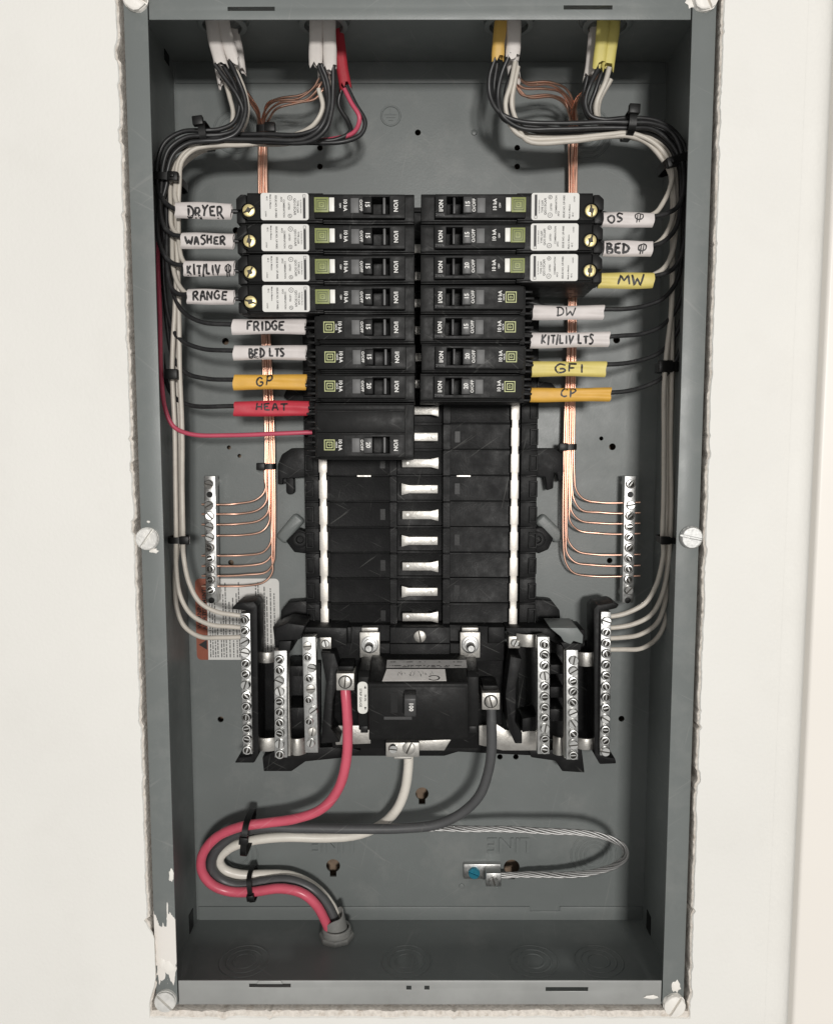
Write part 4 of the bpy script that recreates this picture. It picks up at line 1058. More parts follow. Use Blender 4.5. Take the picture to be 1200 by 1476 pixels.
circuit('black wire ending in the white RANGE sleeve', [(458, 92, 32), (468, 120, 36), (472, 150, 38), (462, 180, 38), (436, 193, 40), (380, 194, 44), (330, 194, 46), (296, 194, 46), (264, 202, 46), (246, 222, 46), (240, 262, 44), (240, 330, 42), (241, 385, 38), (247, 415, 34), (258, 424, 32), (272, 424, 30), (300, 428, 30), (346, 431, 34)], M_wb,
        SL(271, 338, 417, 439, 'RANGE', 278, 328, 420, 432, M_slw, tilt=-.004))
circuit('black wire ending in the white FRIDGE sleeve', [(463, 94, 31), (472, 118, 33), (474, 150, 34), (463, 184, 34), (438, 200, 36), (380, 201, 38), (330, 201, 38), (296, 200, 40), (262, 208, 48), (244, 230, 48), (236, 262, 46), (237, 330, 46), (243, 390, 46), (251, 425, 44), (262, 448, 42), (290, 464, 38), (334, 468, 34), (380, 470, 33), (446, 474, 36)], M_wb,
        SL(335, 440, 460, 482, 'FRIDGE', 356, 410, 464, 476, M_slw, 33))
circuit('black wire ending in the white BED LTS sleeve', [(480, 96, 31), (480, 125, 33), (478, 158, 34), (470, 186, 34), (446, 204, 36), (390, 205, 40), (330, 203, 42), (296, 204, 42), (258, 212, 52), (240, 236, 52), (232, 264, 50), (234, 340, 50), (238, 420, 50), (245, 465, 48), (258, 488, 44), (290, 502, 40), (337, 505, 35), (380, 508, 34), (446, 516, 37)], M_wb,
        SL(337, 441, 498, 519, 'BED LTS', 359, 410, 502, 514, M_slw, 34))
circuit('black wire ending in the amber GP sleeve', [(495, 120, 52), (488, 150, 54), (502, 176, 54), (505, 190, 52), (480, 202, 50), (420, 199, 48), (330, 198, 50), (296, 199, 50), (254, 214, 56), (238, 240, 56), (234, 266, 54), (236, 380, 54), (241, 470, 54), (250, 515, 50), (268, 538, 46), (300, 546, 42), (340, 547, 36), (380, 550, 35), (446, 556, 38)], M_wb,
        SL(337, 441, 540, 562, 'GP', 370, 393, 543, 555, M_slo, 35, weight=.5))
circuit('black wire ending in the red HEAT sleeve', [(499, 124, 48), (512, 150, 48), (526, 176, 48), (520, 194, 48), (495, 204, 46), (440, 206, 46), (330, 206, 48), (296, 207, 48), (252, 220, 58), (234, 246, 58), (229, 268, 56), (231, 380, 56), (234, 500, 56), (240, 548, 54), (250, 572, 50), (275, 584, 46), (342, 586, 38), (390, 589, 36), (448, 592, 40)], M_wb,
        SL(338, 445, 578, 600, 'HEAT', 369, 414, 582, 592, M_slr, 36, weight=.5))
wire('circuit_wire', 'red wire running bare down the left gutter to the double breaker', [(496, 128, 46), (506, 148, 46), (518, 170, 46), (510, 190, 50), (480, 200, 52), (420, 203, 52), (330, 201, 54), (290, 203, 54), (250, 222, 60), (232, 250, 60), (228, 290, 56), (228, 360, 46), (230, 450, 42), (232, 540, 42), (238, 590, 42), (250, 615, 42), (275, 626, 42), (330, 627, 42), (400, 625, 41), (450, 623, 42)], W14, M_wr, 'wire', 'hot wires to the breakers')
# ---- left neutral wires
wire('neutral_wire', 'white wire ending in the DRYER sleeve', [(338, 96, 40), (352, 130, 46), (357, 160, 48), (350, 184, 50), (326, 204, 50), (300, 208, 44), (275, 214, 42), (258, 232, 40), (253, 262, 38), (252, 284, 36), (262, 302, 33), (300, 306, 31)], W14, M_ww, 'wire', 'neutral wires')
wire('neutral_wire', 'white wire ending in the WASHER sleeve', [(325, 118, 44), (331, 140, 48), (336, 165, 52), (326, 196, 54), (300, 211, 46), (270, 219, 46), (252, 236, 44), (247, 262, 42), (246, 300, 40), (249, 328, 38), (264, 342, 34), (300, 348, 31)], W14, M_ww, 'wire', 'neutral wires')
wire('neutral_wire', 'white wire ending in the KIT/LIV outlet sleeve', [(459, 128, 36), (465, 155, 36), (452, 180, 38), (420, 196, 46), (360, 208, 42), (300, 211, 42), (278, 216, 40), (262, 234, 39), (258, 264, 38), (257, 320, 38), (258, 356, 36), (264, 376, 34), (276, 386, 32), (300, 389, 31)], W14, M_ww, 'wire', 'neutral wires')
wire('neutral_wire', 'white wire ending in the RANGE sleeve', [(472, 110, 40), (472, 150, 42), (455, 190, 44), (420, 206, 48), (350, 208, 50), (300, 214, 48), (268, 224, 48), (254, 244, 46), (250, 268, 44), (249, 340, 42), (250, 388, 38), (258, 410, 35), (272, 425, 32), (300, 430, 31)], W14, M_ww, 'wire', 'neutral wires')
LN = [('white wire in the left gutter entering the topmost screw of the outer neutral bar', 263, 264, [(265, 800, 52), (272, 840, 50), (288, 868, 48), (312, 882, 48), (336, 886, 48), (352, 888, 49)]),
      ('white wire in the left gutter entering the second screw of the outer neutral bar', 253, 254, [(254, 815, 54), (260, 858, 52), (276, 886, 50), (302, 900, 49), (330, 903, 49), (353, 905, 49)]),
      ('white wire in the left gutter entering the third screw of the outer neutral bar', 258, 257, [(252, 835, 58), (255, 876, 56), (266, 902, 54), (288, 918, 52), (318, 919, 50), (353, 918, 49)])]
for k, (lab, xa_, xb2, tail) in enumerate(LN):
    dy = (44, 46, 54)[k]
    wire('neutral_wire', lab, [(470 + 4 * k, 110, 44), (474, 150, 48), (450, 192, 52), (400, 205, 56), (320, 210, 56), (290, 218, 54), (262 - 3 * k, 240, 52), (254 - 3 * k, 266, dy + 2), (254 + 2 * k, 330, dy), (255 + (xa_ - 258) * .5, 440, dy), (xa_ - 4, 530, dy), (xa_ - 1, 620, dy), (xa_, 700, dy), (xb2, 770, dy)] + tail, 1.7, M_ww, 'wire', 'neutral wires')

# ---- right hot wires
circuit('black wire ending in the white OS outlet sleeve', [(713, 84, 34), (705, 112, 36), (706, 138, 38), (718, 160, 38), (745, 174, 38), (800, 178, 38), (870, 176, 38), (905, 177, 38), (940, 178, 40), (966, 190, 42), (980, 212, 42), (984, 240, 42), (984, 275, 38), (976, 298, 34), (960, 308, 32), (940, 312, 30), (905, 316, 30), (862, 306, 34)], M_wb,
        SL(868, 941, 306, 328, 'OS @', 876, 926, 309, 320, M_slw, tilt=.0, weight=.55, widths=[.9, .9, .8, 1.2]))
circuit('black wire ending in the white BED outlet sleeve', [(735, 76, 33), (722, 108, 36), (717, 140, 38), (724, 166, 38), (750, 184, 40), (800, 186, 40), (870, 184, 40), (905, 184, 40), (938, 186, 42), (960, 200, 44), (975, 222, 44), (980, 250, 44), (980, 300, 40), (974, 328, 36), (958, 346, 33), (940, 354, 30), (905, 358, 30), (862, 349, 34)], M_wb,
        SL(869, 939, 347, 370, 'BED @', 874, 930, 351, 364, M_slw, tilt=.005, weight=.7, widths=[.9, .85, .9, .7, 1.1]))
circuit('black wire ending in the pale yellow MW sleeve', [(862, 98, 33), (850, 122, 38), (843, 148, 40), (850, 166, 42), (870, 172, 42), (905, 170, 42), (945, 174, 44), (972, 190, 46), (986, 215, 46), (988, 260, 44), (986, 330, 42), (980, 372, 36), (966, 390, 33), (940, 398, 30), (905, 403, 30), (862, 393, 34)], M_wb,
        SL(862, 941, 393, 416, 'MW', 890, 928, 396, 411, M_sly, tilt=.015, weight=.6, widths=[1.2, 1.2]))
circuit('black wire ending in the white DW sleeve', [(738, 100, 42), (728, 140, 44), (740, 176, 44), (780, 190, 46), (860, 188, 46), (905, 187, 46), (942, 194, 48), (964, 212, 48), (974, 240, 48), (982, 300, 48), (982, 360, 46), (976, 400, 44), (958, 428, 42), (930, 441, 40), (900, 445, 37), (868, 446, 34), (820, 449, 33), (755, 434, 37)], M_wb,
        SL(767, 869, 440, 461, 'DW', 803, 828, 443, 455, M_slw, 33, tilt=.0, weight=.45))
circuit('black wire ending in the white KIT/LIV LTS sleeve', [(846, 110, 46), (840, 146, 48), (850, 172, 48), (880, 178, 48), (905, 180, 48), (950, 186, 50), (974, 206, 50), (984, 240, 50), (986, 330, 50), (985, 400, 48), (976, 440, 46), (955, 468, 44), (925, 481, 41), (895, 484, 37), (876, 485, 35), (820, 489, 34), (755, 476, 38)], M_wb,
        SL(764, 877, 479, 501, 'KIT/LIV LTS', 780, 855, 483, 496, M_slw, 34, tilt=.01, weight=.55))
circuit('black wire ending in the pale yellow GFI sleeve', [(868, 100, 40), (858, 130, 44), (850, 158, 46), (862, 174, 48), (905, 174, 50), (955, 184, 52), (978, 206, 52), (988, 250, 52), (988, 380, 52), (984, 440, 50), (974, 480, 48), (950, 508, 45), (915, 521, 41), (890, 525, 38), (870, 526, 36), (820, 530, 35), (755, 519, 39)], M_wb,
        SL(766, 872, 521, 543, 'GFI', 799, 842, 525, 537, M_sly, 35, weight=.55, widths=[1.3, .9, .6]))
circuit('black wire ending in the amber CP sleeve', [(716, 92, 44), (712, 130, 46), (726, 172, 48), (780, 184, 50), (905, 190, 52), (945, 198, 54), (970, 222, 54), (978, 260, 54), (984, 380, 54), (984, 470, 52), (978, 510, 48), (957, 542, 45), (925, 558, 42), (900, 564, 39), (878, 566, 37), (820, 569, 36), (755, 560, 40)], M_wb,
        SL(764, 879, 559, 579, 'CP', 808, 830, 561, 573, M_slo, 36, tilt=.0, weight=.5, widths=[.9, .9]))
# ---- right neutral wires
wire('neutral_wire', 'white wire ending in the OS outlet sleeve', [(742, 88, 38), (736, 120, 38), (728, 150, 40), (736, 182, 42), (756, 198, 42), (820, 199, 42), (880, 193, 42), (905, 192, 42), (936, 202, 42), (956, 220, 42), (968, 244, 40), (966, 270, 38), (956, 292, 35), (942, 308, 32), (905, 317, 31)], 1.6, M_ww, 'wire', 'neutral wires')
wire('neutral_wire', 'white wire ending in the BED outlet sleeve', [(746, 96, 40), (741, 120, 40), (737, 150, 42), (744, 174, 44), (760, 203, 42), (820, 204, 42), (880, 197, 43), (905, 196, 43), (932, 206, 44), (952, 226, 44), (966, 250, 44), (971, 290, 42), (966, 322, 38), (954, 344, 34), (938, 355, 32), (905, 359, 31)], 1.6, M_ww, 'wire', 'neutral wires')
wire('neutral_wire', 'white wire ending in the MW sleeve', [(878, 96, 34), (872, 118, 38), (860, 146, 40), (860, 166, 44), (872, 184, 50), (905, 190, 50), (935, 196, 50), (958, 212, 50), (972, 240, 48), (974, 310, 44), (970, 358, 40), (960, 382, 36), (942, 396, 32), (905, 405, 31)], 1.75, M_ww, 'wire', 'neutral wires')
RN = [('white wire in the right gutter entering the topmost screw of the outer neutral bar', 956, [(955, 800, 52), (946, 842, 50), (930, 868, 48), (908, 882, 48), (890, 887, 48), (872, 889, 49)]),
      ('white wire in the right gutter entering the second screw of the outer neutral bar', 966, [(962, 810, 54), (954, 858, 52), (938, 886, 50), (912, 900, 49), (890, 904, 49), (872, 905, 49)]),
      ('white wire in the right gutter entering the third screw of the outer neutral bar', 961, [(962, 825, 58), (957, 872, 56), (944, 900, 54), (920, 915, 52), (895, 919, 50), (872, 920, 49)]),
      ('white wire in the right gutter entering the fourth screw of the outer neutral bar', 968, [(966, 840, 62), (960, 888, 60), (948, 918, 58), (924, 934, 54), (896, 936, 50), (872, 936, 49)])]
for k, (lab, xm_, tail) in enumerate(RN):
    dy = (44, 46, 54, 58)[k]
    st = [(744 - 4 * k, 104, 44 + k), (738 - 5 * k, 150, 46), (748, 190, 48)] if k < 2 else [(880 - 16 * (k - 2), 98 + 8 * k, 46), (862 - 10 * (k - 2), 150, 50), (866, 180, 54)]
    wire('neutral_wire', lab, st + [(905, 197 - k, 48 + 2 * k), (940, 208, 48 + 2 * k), (960, 232, dy + 2), (968, 262, dy), (969, 340, dy), (967, 440, dy), (xm_ + 1, 540, dy), (xm_, 640, dy), (xm_, 720, dy), (xm_ - 1, 770, dy)] + tail, 1.7, M_ww, 'wire', 'neutral wires')

# ---- bare copper
def copper(side, k, label, x_top, y_top, x_run, bend_y, Yr, src):
    s = side
    xr0, xr1 = x_run
    pts = src + [(xr0, y_top + 6, Yr), (xr0 + (xr1 - xr0) * .1, 260, 84), (xr0 + (xr1 - xr0) * .5, 460, 84), (xr1, 640, 83), (xr1 + (0 if s < 0 else 0), bend_y - 40, 82)]
    ex = 297 if s < 0 else 912
    if s < 0: pts += [(xr1 - 1, bend_y - 18, 82), (xr1 - 12, bend_y - 5, 82), (xr1 - 40, bend_y, 82), (330, bend_y + 1, 81.5), (ex - 6, bend_y + 1, 81.5)]
    else: pts += [(xr1 + 2, bend_y - 18, 82), (xr1 + 14, bend_y - 4, 82), (xr1 + 40, bend_y, 82), (885, bend_y + 1, 81.5), (ex + 10, bend_y, 81.5)]
    return wire('ground_wire', label, pts, .82, M_cu, 'wire', 'bare copper ground wires', per=6, n=8)
ORD = ['topmost', 'second', 'third', 'fourth', 'fifth', 'sixth', 'seventh', 'lowest']
LY = [726, 740, 755, 771, 800, 815, 829, 844]
LX = [(372.5, 381.5), (375.2, 384), (377.9, 386.5), (380.6, 389), (383.3, 391.5), (378.8, 393.5), (382, 395), (374, 392.5)]
LSRC = [[(340, 100, 50), (352, 126, 58), (366, 148, 66)], [(345, 120, 54), (362, 142, 62), (372, 158, 70)], [(460, 112, 46), (452, 126, 50), (430, 142, 56), (398, 146, 62), (384, 156, 70)],
        [(464, 118, 46), (455, 132, 48), (440, 144, 52), (405, 148, 58), (387, 162, 68)], [(470, 122, 48), (455, 142, 50), (430, 148, 54), (400, 156, 60), (388, 172, 70)],
        [(338, 110, 56), (350, 130, 62), (366, 150, 68)], [(462, 120, 54), (436, 136, 58), (402, 142, 64), (384, 152, 70)], [(348, 130, 58), (362, 150, 66), (371, 166, 72)]]
for k in range(8):
    copper(-1, k, 'bare copper wire entering the left ground bar, %s of eight' % ORD[k], 0, 170 + 2 * k, LX[k], LY[k], 82 + (k % 3), LSRC[k])
RY = [724, 739, 754, 769, 799, 815, 830]
RX = [(831.5, 827), (828.8, 824.5), (826.1, 822), (823.4, 819.5), (820.7, 817), (830, 814.5), (825, 812.5)]
RSRC = [[(745, 108, 46), (756, 118, 52), (790, 118, 58), (815, 128, 64), (826, 148, 70)], [(746, 112, 46), (762, 122, 52), (792, 122, 58), (812, 134, 64), (824, 152, 70)],
        [(740, 112, 48), (752, 126, 52), (785, 128, 58), (808, 134, 64), (821, 156, 70)], [(742, 120, 50), (752, 137, 54), (790, 137, 60), (812, 146, 66), (819, 160, 70)],
        [(855, 112, 52), (842, 130, 58), (832, 140, 64), (825, 156, 70)], [(866, 104, 50), (850, 122, 56), (836, 136, 62), (829, 156, 70)], [(744, 124, 52), (760, 140, 56), (796, 140, 62), (814, 152, 68)]]
for k in range(7):
    copper(1, k, 'bare copper wire entering the right ground bar, %s' % (ORD[k] + ' of seven' if k < 6 else 'lowest of seven'), 0, 170 + 2 * k, RX[k], RY[k], 82 + (k % 3), RSRC[k])

# ---- cable jackets coming through the top wall
def jacket(label, pts, wdt, dep, m, tear, name='cable_jacket', group='cable jackets through the top wall'):
    P_ = pxs(pts, 6); N = 18; mb = MB(); rnd = random.Random(tear); ph = rnd.uniform(0, 6)
    n_ = len(P_)
    for i, p in enumerate(P_):
        t = (P_[min(i + 1, n_ - 1)] - P_[max(i - 1, 0)]).normalized(); sd = Vector((1, 0, 0)); sd = (sd - t * sd.dot(t)).normalized(); fr = t.cross(sd)
        for k in range(N):
            a_ = 2 * math.pi * k / N
            lob = 1 + .13 * math.cos(2 * a_) + .05 * math.cos(4 * a_ + ph)
            q = p + sd * (wdt / 2 * math.cos(a_) * (1 + .03 * math.sin(i * .7 + ph))) + fr * (dep / 2 * math.sin(a_) * (1 - .25 * math.exp(-(math.cos(a_) / .22) ** 2)))
            if i == n_ - 1: q += t * (rnd.uniform(-2.2, 2.6) + 2.0 * math.sin(2 * a_ + ph))
            mb.v.append(tuple(q))
    for i in range(n_ - 1):
        for k in range(N):
            a_ = i * N + k; b_ = i * N + (k + 1) % N; mb.f.append((a_, b_, b_ + N, a_ + N))
    o = mb.build(name, m, None, smooth=60, off=tuple(P_[0]))
    return tag(o, label, 'cable', group)
ZC = 20
jacket('white cable jacket, left one of the front pair above the DRYER wires', [(302, 2, 33), (306, 36, 33), (312, 68, 32), (319, 94, 32)], 8.6, 5, M_shw, 1)
jacket('white cable jacket, right one of the front pair above the DRYER wires', [(318, 2, 33), (323, 36, 34), (330, 66, 33), (337, 88, 34)], 8.4, 5, M_shw, 2)
jacket('white cable jacket hanging behind and lower than the leftmost pair', [(308, 6, 44), (312, 50, 46), (317, 94, 46), (323, 122, 46)], 8, 5, M_shw, 3)
jacket('short white cable jacket showing behind the right edge of the leftmost pair', [(330, 6, 46), (336, 46, 48), (343, 78, 50), (346, 104, 52)], 8, 5, M_shw, 4)
jacket('white cable jacket, left one of the pair beside the red cable', [(456, 2, 32), (456, 36, 32), (455, 66, 32), (455, 92, 31)], 9.0, 5, M_shw, 5)
jacket('white cable jacket, right one of the pair beside the red cable', [(474, 2, 32), (474, 36, 32), (475, 66, 32), (476, 98, 31)], 8.8, 5, M_shw, 6)
jacket('white cable jacket mostly hidden behind the pair beside the red cable', [(466, 6, 44), (466, 50, 44), (466, 90, 44), (467, 112, 44)], 8, 5, M_shw, 7)
jacket('red cable jacket between the white pair and the earth mark', [(482, 6, 48), (487, 50, 48), (492, 92, 48), (498, 126, 48)], 8.2, 6, M_shr, 8)
jacket('amber cable jacket beside the white one, right of the middle', [(722, 2, 33), (721, 36, 33), (718, 64, 33), (717, 84, 34)], 8.2, 5, M_sho, 9)
jacket('white cable jacket with an arched cut beside the amber one', [(740, 2, 33), (740, 36, 33), (740, 62, 33), (738, 82, 34)], 9.4, 5, M_shw, 10)
jacket('white cable jacket hidden behind the amber and white pair', [(733, 6, 44), (735, 50, 44), (738, 90, 44), (741, 112, 44)], 8, 5, M_shw, 11)
jacket('yellow cable jacket, left one of the rightmost pair', [(870, 2, 32), (869, 36, 32), (866, 66, 32), (863, 94, 33)], 8.6, 5, M_shy, 12)
jacket('yellow cable jacket, right one of the rightmost pair', [(885, 2, 33), (884, 36, 33), (880, 66, 33), (875, 98, 34)], 8.4, 5, M_shy, 13)
jacket('white cable jacket half hidden at the left of the yellow pair', [(858, 6, 46), (855, 50, 46), (852, 86, 46), (848, 112, 46)], 7.4, 5, M_shw, 14)
# lock nuts round the cable entries
for px, lab in ((320, 'round cable clamp in the top wall over the leftmost white cables'), (466, 'round cable clamp in the top wall beside the red cable'), (733, 'round cable clamp in the top wall over the amber cable'), (875, 'round cable clamp in the top wall over the yellow cables')):
    p = at(px, 26, 38); mb = MB(); mb.lathe([(16, 0), (16, -2.4), (15, -3), (12.6, -3), (12.4, 0)], (p.x, 38, ZT - T - .1), 'z', 28); mb.f.pop(); mb.f.pop()
    tag(mb.build('cable_clamp', M_box, None, off=(p.x, 38, ZT - T)), lab, 'cable clamp', 'clamps in the top wall')

# ---- service conductors
SR = 3.65
red = wire('service_wire', 'thick red service wire curving from the left main lug', [(497, 985, 42), (499, 1010, 40), (501, 1050, 40), (498, 1098, 44), (486, 1138, 50), (462, 1166, 56), (425, 1180, 60), (385, 1186, 62), (345, 1192, 62), (312, 1207, 64), (292, 1232, 66), (291, 1256, 68), (305, 1275, 69), (330, 1284, 70), (365, 1285, 69), (405, 1281, 68), (435, 1287, 66), (455, 1304, 66), (468, 1326, 68), (480, 1356, 71)], SR, M_wrb, 'wire', 'service wires', n=16)
wire('service_wire', 'thick dark grey service wire curving from the right main lug', [(707, 1012, 42), (708, 1045, 42), (708, 1080, 44), (703, 1112, 48), (690, 1146, 52), (665, 1172, 56), (630, 1188, 60), (580, 1194, 62), (500, 1195, 64), (430, 1193, 66), (372, 1194, 68), (335, 1206, 70), (310, 1228, 72), (305, 1250, 74), (318, 1268, 76), (345, 1276, 76), (380, 1271, 76), (415, 1269, 75), (448, 1280, 74), (470, 1302, 74), (484, 1330, 74), (490, 1356, 75)], SR, M_wbg, 'wire', 'service wires', n=16)
wire('service_wire', 'thick white service wire bending down from the neutral lug', [(589, 1082, 64), (588, 1108, 64), (583, 1140, 67), (570, 1168, 71), (548, 1190, 76), (515, 1203, 79), (470, 1207, 80), (410, 1207, 79), (365, 1211, 78), (332, 1222, 78), (316, 1238, 79), (322, 1252, 81), (345, 1261, 82), (380, 1261, 83), (420, 1263, 83), (452, 1278, 82), (474, 1302, 80), (488, 1330, 79), (494, 1356, 79)], SR, M_wwb, 'wire', 'service wires', n=16)
# bare stranded conductor
core = [(420, 1196, 76), (500, 1197, 75), (580, 1196, 73), (640, 1194, 68), (700, 1195, 62), (770, 1197, 57), (830, 1200, 53), (872, 1207, 51), (897, 1219, 52), (901, 1234, 57), (886, 1248, 64), (855, 1257, 71), (810, 1261, 78), (765, 1261, 83), (735, 1261, 86), (706, 1262, 87)]
Pc = pxs(core, 14)
alu = empty('bare_conductor', tuple(Pc[-1]), 'bare stranded aluminium wire looping to the grounding lug', 'wire')
tw = []
for s_i in range(7):
    pts = []; acc = 0; nrm = Vector((0, 0, 1))
    for i, p in enumerate(Pc):
        t = (Pc[min(i + 1, len(Pc) - 1)] - Pc[max(i - 1, 0)]).normalized(); nrm = (nrm - t * nrm.dot(t)).normalized(); b_ = t.cross(nrm)
        if i: acc += (p - Pc[i - 1]).length
        a_ = acc / 52 * 2 * math.pi + s_i * math.pi / 3
        rr = 0 if s_i == 6 else 1.55 * (1 + .35 * max(0, math.sin(acc * .021 + s_i)))
        pts.append(p + (nrm * math.cos(a_) + b_ * math.sin(a_)) * rr)
    mb = MB(); mb.tube(pts, .76, 8); mb.build('strand', M_alu, alu, smooth=60)
# grounding lug
lugp = at(694, 1256, DEPTH - 3)
gl = empty('grounding_lug', (lugp.x, DEPTH, lugp.z), 'small zinc grounding lug with a blue screw, low on the back plate', 'lug')
A, B = at(668, 1246, 91), at(721, 1267, 91)
mb = MB(); mb.box(A.x, B.x, 91, 94.9, B.z, A.z); mb.build('lug_plate', M_zinc, gl, bevel=.5)
A, B = at(700, 1259, 80), at(722, 1278, 80); mb = MB(); mb.box(A.x, B.x, 80, 92, B.z, A.z); lb = mb.build('lug_block', M_zinc, gl, bevel=.5)
p = at(711, 1269, 80); screw(lb, p.x, 80, p.z, T_, 1.1)
p = at(683, 1258, 90); o = slot_head(4.6, 3, 1.0, n=8).build('blue_screw', M_blue, None); o.location = (p.x * .001, .0910, p.z * .001); o.rotation_euler = (0, .4, 0); put(o, gl)
# conduit connector in the floor of the box with the cut cable jacket
p = at(485, 1352, 72); cz = ZB + T
cn = empty('conduit_connector', (p.x, 72, cz), 'grey conduit connector with cut cable jacket in the box floor', 'connector')
mb = MB(); mb.lathe([(13.5, 0), (13.5, 3), (12.6, 4), (9.8, 4), (9.6, 0)], (p.x, 72, cz + .05), 'z', 8); mb.f.pop(); mb.f.pop(); mb.build('lock_nut', M_pvc, cn, bevel=.3)
mb = MB(); mb.lathe([(11.2, 3.5), (11.2, 8), (10.4, 9), (9.6, 9), (9.4, 3.5)], (p.x, 72, cz), 'z', 28); mb.f.pop(); mb.f.pop(); mb.build('throat_ring', M_pvc, cn)
mb = MB(); N = 28; vs = []
for r_, h0 in ((9.3, 4), (9.3, 17), (8.6, 17), (8.6, 4)):
    for k in range(N):
        a_ = 2 * math.pi * k / N; h = h0 + (4.5 * math.cos(a_ - .3) + 1.2 * math.sin(3 * a_) if h0 > 10 else 0)
        vs.append((p.x + r_ * math.cos(a_) - (h - 4) * .22, 72 + r_ * .85 * math.sin(a_), cz + h))
mb.add(vs, [(i * N + k, i * N + (k + 1) % N, (i + 1) * N + (k + 1) % N, (i + 1) * N + k) for i in range(3) for k in range(N)]); mb.build('cut_jacket', M_pvc, cn, smooth=60)

# ---------------------------------------------------------------- cable ties
def tie(label, px, py, Y, hw, hd, width, axis, head, tail=0, rot=0.):
    """nylon strap round a bundle: loop half sizes hw (across) and hd (in depth); axis = bundle direction 'z' or 'x'; head = (across offset, along offset)"""
    p = at(px, py, Y); root = empty('cable_tie', tuple(p), label, 'cable tie', 'black nylon cable ties')
    N = 24; mb = MB(); vs = []
    for yy in (-width / 2, width / 2):
        for th_ in (1.0, 0.0):
            for k in range(N):
                a_ = 2 * math.pi * k / N; c, s_ = math.cos(a_), math.sin(a_)
                u = (hw + th_) * math.copysign(abs(c) ** .6, c); v = (hd + th_) * math.copysign(abs(s_) ** .6, s_)
                q = (u, v, yy) if axis == 'z' else (yy, v, u)
                vs.append(q)
    fs = []
    for k in range(N):
        l = (k + 1) % N
        fs += [(k, l, N + l, N + k), (2 * N + k, 3 * N + k, 3 * N + l, 2 * N + l), (k, 2 * N + k, 2 * N + l, l), (N + k, N + l, 3 * N + l, 3 * N + k)]
    ca, sa = math.cos(rot), math.sin(rot)
    R_ = lambda q: (p.x + q[0] * ca - q[2] * sa, p.y + q[1], p.z + q[0] * sa + q[2] * ca)
    mb.add([R_(q) for q in vs], fs); mb.build('strap', M_tie, root, bevel=0, smooth=40)
    mb = MB(); hx, hz = head; hs = width * .75
    b_ = [(-hs, hs), (-2.6, 2.6), (-hs * .8, hs * .8)]
    q = MB(); q.box(hx - hs, hx + hs, -hd - 3.0, -hd + 1.5, hz - hs * .85, hz + hs * .85); q.v = [R_(v) for v in q.v]; q.build('head', M_tie, root, bevel=.6)
    if tail:
        q = MB(); q.box(hx - 1.3, hx + 1.3, -hd - 4.5, -hd - 2.9, hz - 1, hz + 1); q.v = [R_(v) for v in q.v]; q.build('tail', M_tie, root, bevel=.3)
    return root
tie('black cable tie on the horizontal wires below the leftmost white cables', 298, 197, 46, 6.6, 12, 4.6, 'x', (-1.5, 5.5), 0, .12)
tie('black cable tie at the head of the left gutter above the DRYER sleeve', 245, 264, 47, 9, 15, 4.6, 'z', (7, 0), 1, -.08)
tie('black cable tie on the left gutter wires level with the GP sleeve', 252, 541, 48, 3.6, 9, 5.5, 'z', (1, 0))
tie('black cable tie on two white wires beside the left cover screw', 258, 777, 49, 5.6, 8, 4.4, 'z', (6.6, .3))
tie('black cable tie on the copper wires at the top left', 381, 188, 80, 4.5, 4, 5.0, 'z', (5, .3))
tie('black cable tie on the left copper wires below the HEAT sleeve', 388, 672, 82, 4.0, 4, 4.2, 'z', (-5.2, 0), 0)
tie('black cable tie on the horizontal wires below the yellow cables', 905, 182, 46, 7.0, 12, 4.8, 'x', (0, 6), 0, -.06)
tie('black cable tie at the head of the right gutter above the OS sleeve', 970, 238, 48, 8, 14, 5, 'z', (-6, -1.5), 1, .25)
tie('black cable tie on the right gutter wires level with the GFI sleeve', 960, 530, 54, 6, 9, 6.5, 'z', (-4, 0))
tie('black cable tie on the white wires beside the right cover screw', 961, 777, 50, 5.6, 9, 4.4, 'z', (-4.5, .3))
tie('black cable tie on the right copper wires below the CP sleeve', 820, 644, 82, 4.2, 4, 4.4, 'z', (-5.4, 0))
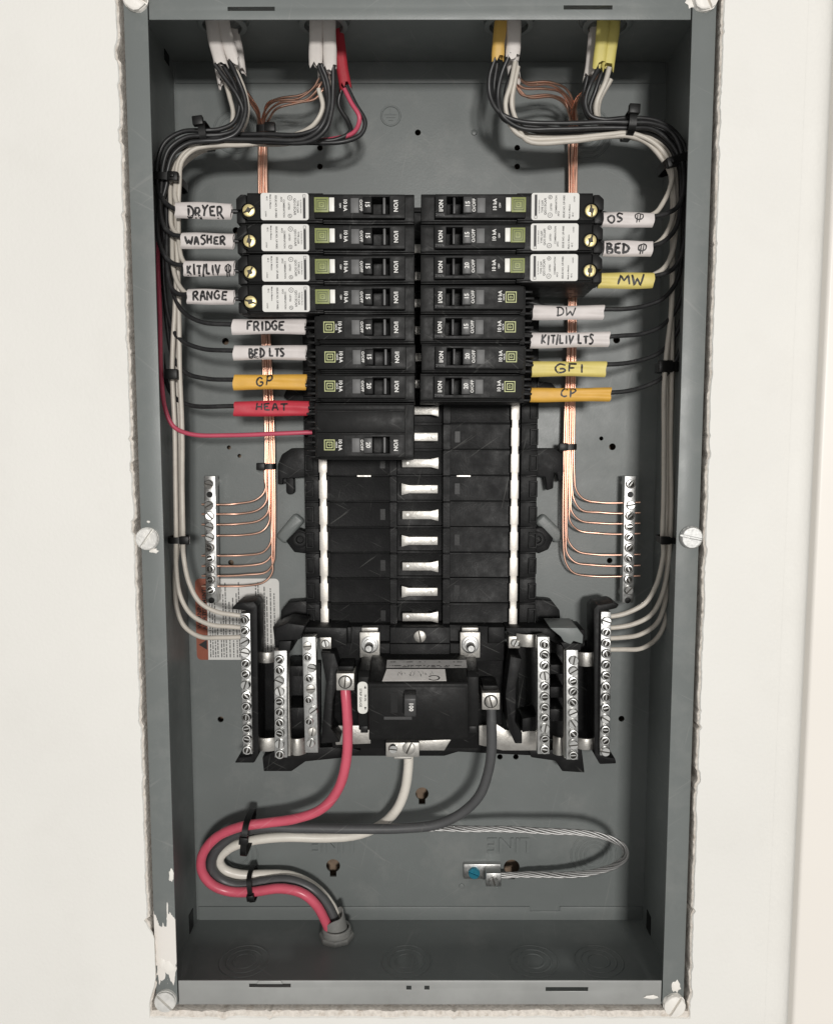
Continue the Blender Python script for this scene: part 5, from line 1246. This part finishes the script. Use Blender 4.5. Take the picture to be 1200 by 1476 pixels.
tie('black cable tie holding the thick service wires at the upper bend', 358, 1199, 66, 13.5, 16, 4.4, 'x', (0, 2), 0, -.1)
tie('black cable tie holding the thick service wires at the lower bend', 365, 1273, 76, 10.5, 12, 3.6, 'x', (0, -4), 0, .12)

# ---------------------------------------------------------------- warning sticker
Ys = DEPTH - .35
a, b = at(281, 834, Ys), at(404, 951, Ys)
stx = empty('warning_sticker', (a.x, DEPTH, b.z), 'orange and white warning sticker behind the left neutral wires', 'sticker')
xm = at(299, 890, Ys).x
mb = MB(); mb.prism(round_rect(a.x, b.x, b.z, a.z, 3.5), Ys, DEPTH - .04); ws = mb.build('white_sheet', M_sticker, stx, smooth=0)
mb = MB(); pl = [q for q in round_rect(a.x, xm + 30, b.z, a.z, 3.5)]; pl = [(min(x, xm), z) for x, z in pl]
out = []
for q in pl:
    if not out or (abs(q[0] - out[-1][0]) + abs(q[1] - out[-1][1])) > .01: out.append(q)
mb.prism(out, Ys - .12, Ys - .01); orr = mb.build('orange_band', M_orange, stx, smooth=0)
mb = MB(); y = Ys - .2; wdt = xm - a.x; zc_ = (a.z + b.z) / 2
put_text(mb, 'WARNING', 4.6, a.x + wdt * .33, y, zc_ + 4, math.pi / 2, 1.0); put_text(mb, 'AVERTISSEMENT', 4.4, a.x + wdt * .78, y, zc_ + 8, math.pi / 2, 1.0)
mb.add([(a.x + 1.6, y, b.z + 12), (xm - .8, y, b.z + 8), (xm - .8, y, b.z + 16)], [(0, 1, 2)])
mb.build('band_print', M_blackink, orr, smooth=0)
mb = MB(); rnd = random.Random(12); x = xm + 2.0; 
while x < b.x - 2.5:
    z = b.z + 2; long_ = rnd.uniform(.75, 1.0) if rnd.random() < .8 else .5
    while z < b.z + (a.z - b.z) * long_ - 4:
        l = rnd.uniform(.8, 4.2)
        flat_rect(mb, x - .42, x + .42, z, z + l, Ys - .06); z += l + rnd.uniform(.5, .8)
    x += 1.9 if rnd.random() < .85 else 2.8
mb.build('small_print', M_greyink, ws, smooth=0)
